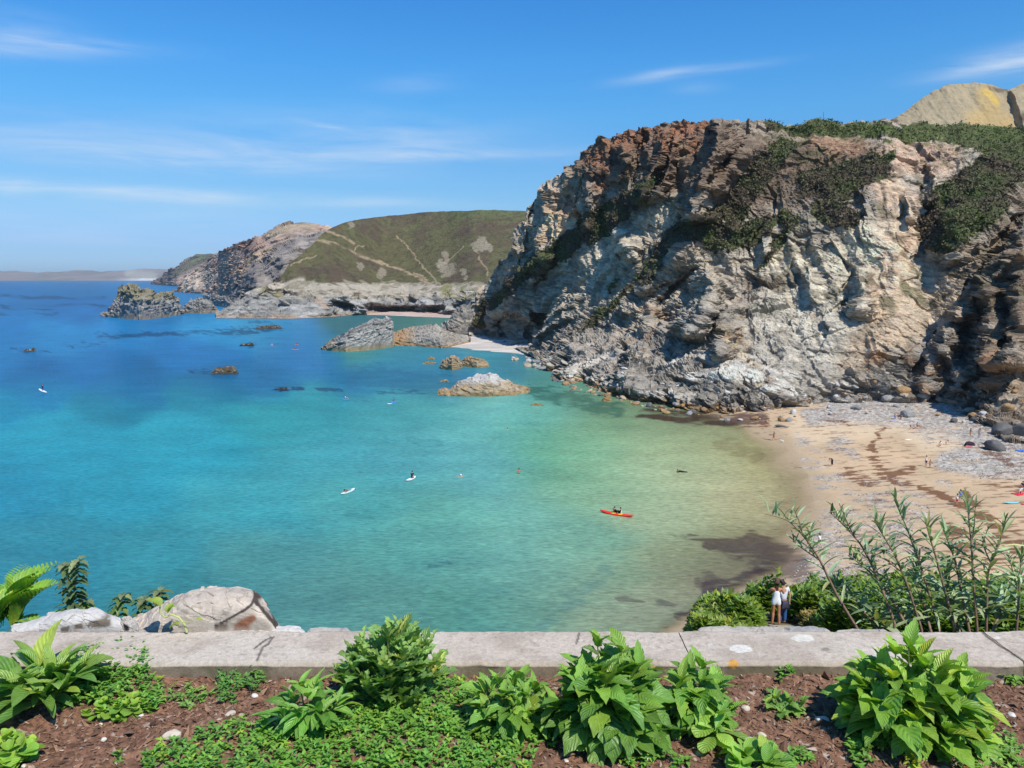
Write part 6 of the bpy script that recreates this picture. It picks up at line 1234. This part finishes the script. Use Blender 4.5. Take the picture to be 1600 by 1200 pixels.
# people on the beach
BP = [('swimmer in a navy top and red skirt walking at the water line', 1209, 688, 1.2, 'walk', 1.0, TAN_, HAIR, [('top', 'shirt', NAVY), ('skirt', 'skirt', RED)]),
      ('person in black bending over the pebbles', 1300, 727, 1.9, 'bend', 1.0, SKIN, HAIRB, [('top', 'shirt', BLACK), ('trousers', 'trousers', BLACK)]),
      ('taller person in a white top standing with a child on the sand', 1447, 729, .4, 'stand', 1.0, SKIN, HAIRB, [('top', 'shirt', WHITE), ('shorts', 'shorts', NAVY)]),
      ('child with bare arms standing in front of the person in the white top', 1453, 731, 2.6, 'walk', .74, TAN_, HAIR, [('shorts', 'shorts', GREY)]),
      ('person in blue sitting left of the grey boulder', 1398, 654, 2.8, 'sit', 1.0, SKIN, HAIR, [('top', 'shirt', BLUE)]),
      ('person in dark swimwear sitting against the grey boulder', 1408, 654, 2.5, 'sit', 1.0, TAN_, HAIRB, [('swimsuit', 'vest', BLACK)]),
      ('tanned sunbather reclining on the sand below the grey boulder, farther left', 1427, 670, -1.9, 'recline', 1.05, TAN_, HAIR, [('swimwear', 'briefs', RED)]),
      ('sunbather in a dark red top propped up just behind the reclining one', 1433, 667, -1.9, 'sit', 1.0, TAN_, HAIR, [('top', 'vest', RED)]),
      ('person in white sitting on the pale sand', 1469, 697, 2.3, 'sit', 1.0, SKIN, HAIRB, [('top', 'shirt', WHITE)]),
      ('person crouching with bare back on the pale sand', 1478, 695, -1.6, 'bend', .72, TAN_, HAIR, [('swimwear', 'briefs', WHITE)]),
      ('dark dressed person standing among the grey pebbles near the dark rocks', 1516, 682, .5, 'stand', .9, TAN_, HAIRB, [('top', 'shirt', BLACK)]),
      ('person in grey standing just left of the dark rocks', 1530, 684, -.5, 'stand', 1.0, SKIN, HAIR, [('top', 'shirt', GREY), ('trousers', 'trousers', GREY)]),
      ('person in a white shirt and red shorts on the seaweed line', 1495, 790, .3, 'stand', .92, SKIN, HAIR, [('shirt', 'shirt', WHITE), ('shorts', 'shorts', RED)]),
      ('person in blue standing close behind the one in red shorts', 1500, 785, -.2, 'stand', .98, SKIN, HAIRB, [('shirt', 'shirt', BLUE), ('shorts', 'shorts', NAVY)]),
      ('person in a white shirt and dark shorts walking alone at the bottom of the pebbles', 1280, 856, .6, 'walk', 1.0, SKIN, HAIR, [('shirt', 'shirt', WHITE), ('shorts', 'shorts', BLACK)]),
      ('person in white sitting on the red towel', 1594, 770, 2.6, 'sit', 1.0, SKIN, HAIRB, [('top', 'shirt', WHITE)]),
      ('person in navy sitting behind the red towel', 1598, 762, 2.6, 'sit', 1.0, TAN_, HAIRB, [('top', 'shirt', NAVY)])]
for lb, px, py, rz, ps, sc, sk_, hr_, cl_ in BP: person(lb, on_beach(px, py), rz, ps, 1.0, sc, sk_, hr_, .12 if hr_ is HAIR else 0, cl_)
# dog
pd = on_beach(1222, 691); dg = empty('dog', pd, 'small white dog on the wet sand beside the walker in red', 'dog', rz=.9)
skin_obj('body', [([(0, -.20, .30), (0, 0, .30), (0, .18, .32), (0, .27, .42), (0, .33, .47), (0, .42, .44), (0, -.30, .40), (0, -.36, .48), (-.07, .18, .18), (-.07, .20, .02), (.07, .18, .18), (.07, .20, .02), (-.07, -.17, .20), (-.07, -.25, .12), (-.07, -.22, .02), (.07, -.17, .20), (.07, -.25, .12), (.07, -.22, .02)],
   [.085, .09, .10, .06, .065, .035, .02, .014, .035, .022, .035, .022, .045, .025, .02, .045, .025, .02], [(0, 1), (1, 2), (2, 3), (3, 4), (4, 5), (0, 6), (6, 7), (2, 8), (8, 9), (2, 10), (10, 11), (0, 12), (12, 13), (13, 14), (0, 15), (15, 16), (16, 17)], 1),
   ([(-.05, .31, .52), (-.065, .30, .56)], [.018, .01], [(0, 1)], 0), ([(.05, .31, .52), (.065, .30, .56)], [.018, .01], [(0, 1)], 0)], plain('white_fur', (.75, .72, .66), .9, .1), dg, 1)

# ------------------------------------------------------------------ boats and boards
def hull(name, L, Wd, H, mat, parent=None, rocker=.12, flat=.25, k=14, n=25):
    t = np.linspace(-1, 1, n); w = Wd / 2 * np.clip(1 - np.abs(t) ** 2.6, 0, 1) ** .75 + .01; zc = rocker * np.abs(t) ** 2.5; h = H / 2 * (1 - .35 * np.abs(t) ** 3)
    a = np.linspace(0, 2 * pi, k, endpoint=False); ca, sa = np.cos(a), np.sin(a); prof = np.where(sa > 0, sa * (1 - flat), sa)
    V = np.stack([np.broadcast_to((t * L / 2)[:, None], (n, k)), w[:, None] * np.sign(ca) * np.abs(ca) ** .8, zc[:, None] + h[:, None] * prof[None, :]], -1)
    i = np.arange(n * k).reshape(n, k); j = np.roll(i, -1, 1); F = np.stack([i[:-1], j[:-1], j[1:], i[1:]], -1).reshape(-1, 4)
    V = V.reshape(-1, 3); V = np.concatenate([V, [[-L / 2, 0, zc[0]], [L / 2, 0, zc[-1]]]]); m_ = n * k
    tri = [[m_, i[0][(q + 1) % k], i[0][q]] for q in range(k)] + [[m_ + 1, i[-1][q], i[-1][(q + 1) % k]] for q in range(k)]
    return mesh_obj(name, V, F, mat, parent, smooth=True, tri=np.array(tri))
P_RED = plain('red_plastic', (.78, .03, .012), .3, .5, .1); P_YEL = plain('yellow_plastic', (.85, .60, .03), .35, .5, .1); P_WHT = plain('white_board', (.82, .84, .84), .35, .5, .05); P_AQ = plain('aqua_board', (.25, .62, .66), .35, .5, .05); P_ORG = plain('orange_plastic', (.80, .16, .05), .35, .5, .1); P_BLU = plain('blue_plastic', (.05, .22, .7), .35, .5, .1); P_BLK = plain('black_plastic', (.02, .02, .02), .4, .5, .1)
def paddle(label, p, rz, tilt=.2, L=2.1):
    r = empty('paddle', p, label, 'paddle', rz=rz); r.rotation_euler = (0, tilt, rz); tb = Tubes(); tb.add([(-L / 2, 0, 0), (0, 0, 0), (L / 2, 0, 0)], .016, .016); tb.build('shaft', P_BLK, r)
    for s in (-1, 1): o = hull('blade', .42, .19, .03, P_BLK, r, 0, 0, 8, 9); o.location = (s * L / 2, 0, 0)
def heading(x0, y0, x1, y1):
    a, b_ = G(x0, y0), G(x1, y1); return (a + b_) / 2, atan2(b_[1] - a[1], b_[0] - a[0]), float(np.linalg.norm(b_ - a))
c0, rz, L = heading(938, 800, 990, 809)
kr = empty('kayak', c0 + np.array([0, 0, .10]), 'red and yellow two seat kayak in the green shallows', 'kayak', rz=rz); hull('hull', L, .82, .36, P_RED, kr, .20)
for x in (-.45, .45): o = hull('seat_well', .80, .58, .16, P_YEL, kr, .03); o.location = (x, 0, .10); o2 = hull('seat', .34, .40, .12, P_BLK, o, .02); o2.location = (-.18, 0, .06)
ca, sa = cos(rz), sin(rz)
person('paddler in black sitting in the front of the red kayak', c0 + np.array([-.35 * ca - 0 * sa, -.35 * sa - .05, .14]), rz - pi / 2 + 1.2, 'sit', 1.0, 1.0, SKIN, HAIRB, 0, [('wetsuit', 'wetsuit', BLACK)], 'two people in the red kayak')
person('paddler in a white and black vest sitting in the back of the red kayak', c0 + np.array([.55 * ca, .55 * sa + .1, .14]), rz + pi / 2, 'sit', 1.0, 1.0, SKIN, HAIRB, 0, [('wetsuit', 'wetsuit', BLACK), ('life_vest', 'vest', WHITE)], 'two people in the red kayak')
def board(label, x0, y0, x1, y1, mat, w=.75, h=.14, name='paddleboard', cat='paddleboard', deck=None):
    c, rz, L = heading(x0, y0, x1, y1); r = empty(name, c + np.array([0, 0, .05]), label, cat, rz=rz); hull('board', L, w, h, mat, r, .10, .45)
    if deck: o = hull('deck_pad', L * .55, w * .75, h * .5, deck, r, .0, .45); o.location = (0, 0, .045)
    return c, rz
c, rz = board('white and pale blue paddleboard, nearest the wall on the left side', 533, 773, 554, 764, P_WHT, deck=P_AQ); person('tanned person lying on the white and pale blue paddleboard', c + np.array([-.1, 0, .10]), rz + pi / 2, 'prone', 1.0, 1.0, TAN_, HAIRB, 0, [('swimwear', 'vest', NAVY)])
c, rz = board('white surfboard carrying a person in black in the middle of the bay', 635, 752, 649, 745, P_WHT); person('person in a black wetsuit sitting on the white surfboard', c + np.array([.15, .1, .10]), rz - pi / 2, 'kneel', 1.0, 1.0, SKIN, HAIRB, 0, [('wetsuit', 'wetsuit', BLACK)])
c, rz = board('white paddleboard under the lone standing paddler at the far left', 61, 608, 73, 614, P_WHT, .85); person('dark clothed paddler standing on the board at the far left', c + np.array([0, 0, .10]), 1.2, 'stand', 1.0, 1.05, SKIN, HAIRB, 0, [('wetsuit', 'wetsuit', NAVY)])
paddle('black paddle held by the standing paddler at the far left', c + np.array([-.5, -.2, 1.0]), .6, 1.1)
for (lb, x0, y0, x1, y1, m_, lp, cm) in (('orange kayak far out, leftmost of the three', 422, 540, 428, 540.6, P_ORG, 'paddler in the leftmost orange kayak', WHITE), ('orange kayak far out, longest of the three and nearest', 455, 546, 467, 546.6, P_ORG, 'paddler in the nearest orange kayak', NAVY), ('orange kayak far out, rightmost and behind the nearest', 461, 538.4, 467, 539.4, P_ORG, 'paddler in the rightmost orange kayak', NAVY),
                                         ('blue kayak left of the tandem blue one, paddle held across', 534, 624, 546, 625, P_BLU, 'white clad paddler in the single blue kayak', WHITE), ('blue and white kayak below the deep water edge', 610, 629, 621, 628, P_BLU, 'paddler in blue in the blue and white kayak', BLUE)):
    c, rz = board(lb, x0, y0, x1, y1, m_, .75, .34, 'kayak', 'kayak'); person(lp, c + np.array([0, 0, .16]), rz + (pi / 2 if y0 < 600 else -1.0), 'sit', 1.0, 1.1, SKIN, HAIRB, 0, [('top', 'shirt', cm)]); paddle('double paddle of the ' + lp.replace('paddler', 'person'), c + np.array([0, -.2, .75]), rz + .3, .15)
o = hull('float_board', 1.2, .6, .14, P_WHT); tag(o, 'short white board floating beside the blue and white kayak', 'board'); o.location = list(G(609, 631) + np.array([0, 0, .05]))
for lb, px, py, rz, hm, J, cl_ in (('swimmer in a white cap left of the standing bather', 721, 744, .6, WHITE, 'swim', ()), ('swimmer with only head and shoulders showing near the ochre rock', 794, 670, 1.4, HAIR, 'swim', ())):
    person(lb, G(px, py, .12), rz, J, 1.0, 1.15, SKIN, hm, 0, cl_)
JB = pose(eL=(-.40, .08, 1.28), wL=(-.62, .15, 1.22), eR=(.40, .05, 1.28), wR=(.62, .10, 1.20)); p = G(811, 740); p[2] = -.86
person('bare chested bather standing waist deep with arms out', p, .2, JB, 1.0, 1.0, TAN_, HAIRB, 0, [('shorts', 'shorts', NAVY)])
p = G(1066, 738, -.02); person('snorkeller in black floating face down in the green shallows', p, 1.45, 'prone', 1.0, 1.05, SKIN, HAIRB, 0, [('wetsuit', 'wetsuit', BLACK)])
for k, x in enumerate((1058, 1078)): pass
# things on the beach
c, rz, L = heading(1572, 786, 1588, 785); o = hull('bodyboard', 2.0, .55, .09, P_AQ); o.location = list(on_beach(1580, 786) + np.array([0, 0, .05])); tag(o, 'pale turquoise surfboard lying on the sand at the right edge', 'surfboard')
def towel(label, px, py, w, l, rz, mat):
    n = 18; X, Y = np.meshgrid(np.linspace(-w / 2, w / 2, n), np.linspace(-l / 2, l / 2, n)); Z = .03 + .03 * fbm(np.stack([X, Y, 0 * X], -1) * 2.5, 3, int(px)) 
    top = np.stack([X, Y, Z], -1).reshape(-1, 3); bot = top - np.array([0, 0, .02]); f = grid_faces(n, n); i = np.arange(n * n).reshape(n, n); e_ = np.concatenate([i[0], i[1:, -1], i[-1, -2::-1], i[-2:0:-1, 0]]); e2 = np.roll(e_, -1)
    F = np.concatenate([f, f[:, ::-1] + n * n, np.stack([e_ + n * n, e2 + n * n, e2, e_], -1)]); o = mesh_obj('towel', np.concatenate([top, bot]), F, mat, smooth=True); o.location = list(on_beach(px, py)); o.rotation_euler = (0, 0, rz); return tag(o, label, 'towel')
towel('red towel at the right edge of the beach', 1594, 772, 1.8, 1.2, .2, RED); towel('bright blue towel by the front dark boulder at the right edge', 1596, 704, 1.6, 1.0, .1, BLUE); towel('small red bag-like towel below the turquoise board', 1600, 788, .6, .5, 0, RED); towel('white towel on the sand left of the seated group', 1420, 687, 1.2, .8, .2, WHITE); towel('pink towel by the small shelter', 1512, 697, 1.2, .8, .1, PINK); towel('blue towel beside the person in blue by the boulder', 1396, 658, 1.3, .8, .3, BLUE)
# low pop-up shelter
p = on_beach(1515, 697); tn = empty('beach_tent', p, 'small low grey and black pop up shelter on the pale sand', 'beach tent')
def dome(name, R, H, th0, th1, mat, par):
    u = np.linspace(th0, th1, 20); v = np.linspace(0, pi / 2, 10); U_, V_ = np.meshgrid(u, v); W_ = np.stack([R * np.cos(V_) ** .8 * np.cos(U_), R * .8 * np.cos(V_) ** .8 * np.sin(U_), H * np.sin(V_)], -1); return mesh_obj(name, W_.reshape(-1, 3), grid_faces(20, 10), mat, par, smooth=True)
dome('shell', .85, .80, -.3, pi + .3, GREY, tn); dome('dark_side', .86, .81, pi * .62, pi + .35, BLACK, tn); tb = Tubes(); tb.add([(.85 * cos(a), -.25, .80 * sin(a)) for a in np.linspace(0, pi, 15)], .02, .02); tb.build('hoop', BLACK, tn)
# parked cars on the far headland
def car(label, px, py, mat, rz):
    p = P(px, py, 655); r = empty('parked_car', p, label, 'car', 'cars parked behind the far beach', rz)
    xs_ = np.array([-2.1, -2.05, -1.5, -.9, -.5, .6, 1.2, 2.0, 2.1]); top = np.array([.55, .85, .92, 1.0, 1.42, 1.45, .98, .85, .5]); w = np.array([.7, .82, .86, .86, .72, .72, .86, .82, .7])
    V = np.concatenate([np.stack([xs_, s * w, zz], 1) for s, zz in ((-1, .25 + 0 * top), (-1, np.minimum(top, .95)), (-.8, top), (.8, top), (1, np.minimum(top, .95)), (1, .25 + 0 * top))]); n = len(xs_); i = np.arange(6 * n).reshape(6, n)
    F = [[i[a, b], i[a, b + 1], i[(a + 1) % 6, b + 1], i[(a + 1) % 6, b]] for a in range(6) for b in range(n - 1)]; me = mesh_obj('body', V, np.array(F), mat, r)
    mesh_obj('window', np.array([[-.85, -.80, 1.0], [1.05, -.80, 1.0], [.6, -.70, 1.40], [-.5, -.70, 1.40]]) + np.array([0, -.06, 0]), np.array([[0, 1, 2, 3]]), P_BLK, r)
    for x in (-1.3, 1.3):
        for s in (-1, 1):
            a = np.linspace(0, 2 * pi, 12, endpoint=False); V = np.concatenate([np.stack([x + .33 * np.cos(a), s * (.82 + dy) + 0 * a, .33 + .33 * np.sin(a)], 1) for dy in (-.1, .06)]); F = [[q, (q + 1) % 12, 12 + (q + 1) % 12, 12 + q] for q in range(12)]; tr_ = [[12, 12 + q, 12 + q + 1] for q in range(1, 11)]
            mesh_obj('wheel', V, np.array(F), P_BLK, r, tri=np.array(tr_))
CW = plain('white_paint', (.8, .8, .8), .3, .5, .03); CD = plain('dark_paint', (.03, .035, .05), .3, .5, .03)
for lb, px, mt, rz in (('dark parked car at the left end of the far car row', 722, CD, .1), ('white parked car second in the far car row', 730, CW, -.1), ('white parked car in the middle of the far car row', 738, CW, .15), ('dark parked car at the right end of the far car row', 745, CD, 0)): car(lb, px, 457, mt, rz)
# post on the cliff top
for px, pt, pb_, lb in ((1286, 183, 192, 'thin post standing on the cliff top heath'),):
    w, _ = cliff_at(px, 189); tb = Tubes(); tb.add([(0, 0, -1), (0, 0, 1.0), (0, 0, 2.6)], .09, .07); o = tb.build('post', plain('weathered_wood', (.12, .10, .08), .9, .2)); o.location = [float(v) for v in w]; tag(o, lb, 'post')

# ------------------------------------------------------------------ haze
bpy.ops.mesh.primitive_cube_add(size=1, location=(0, 6700, 84)); hz = bpy.context.active_object; hz.name = 'haze'; hz.scale = (30000, 13900, 182)
m = bpy.data.materials.new('haze'); m.use_nodes = True; n = m.node_tree.nodes; n.clear(); v = n.new('ShaderNodeVolumePrincipled'); o = n.new('ShaderNodeOutputMaterial'); m.node_tree.links.new(v.outputs[0], o.inputs['Volume'])
v.inputs['Color'].default_value = (.78, .90, 1, 1); v.inputs['Density'].default_value = 4.0e-5; v.inputs['Anisotropy'].default_value = .2
hz.data.materials.append(m); hz['kind'] = 'stuff'; hz['label'] = 'thin pale sea haze over the bay'
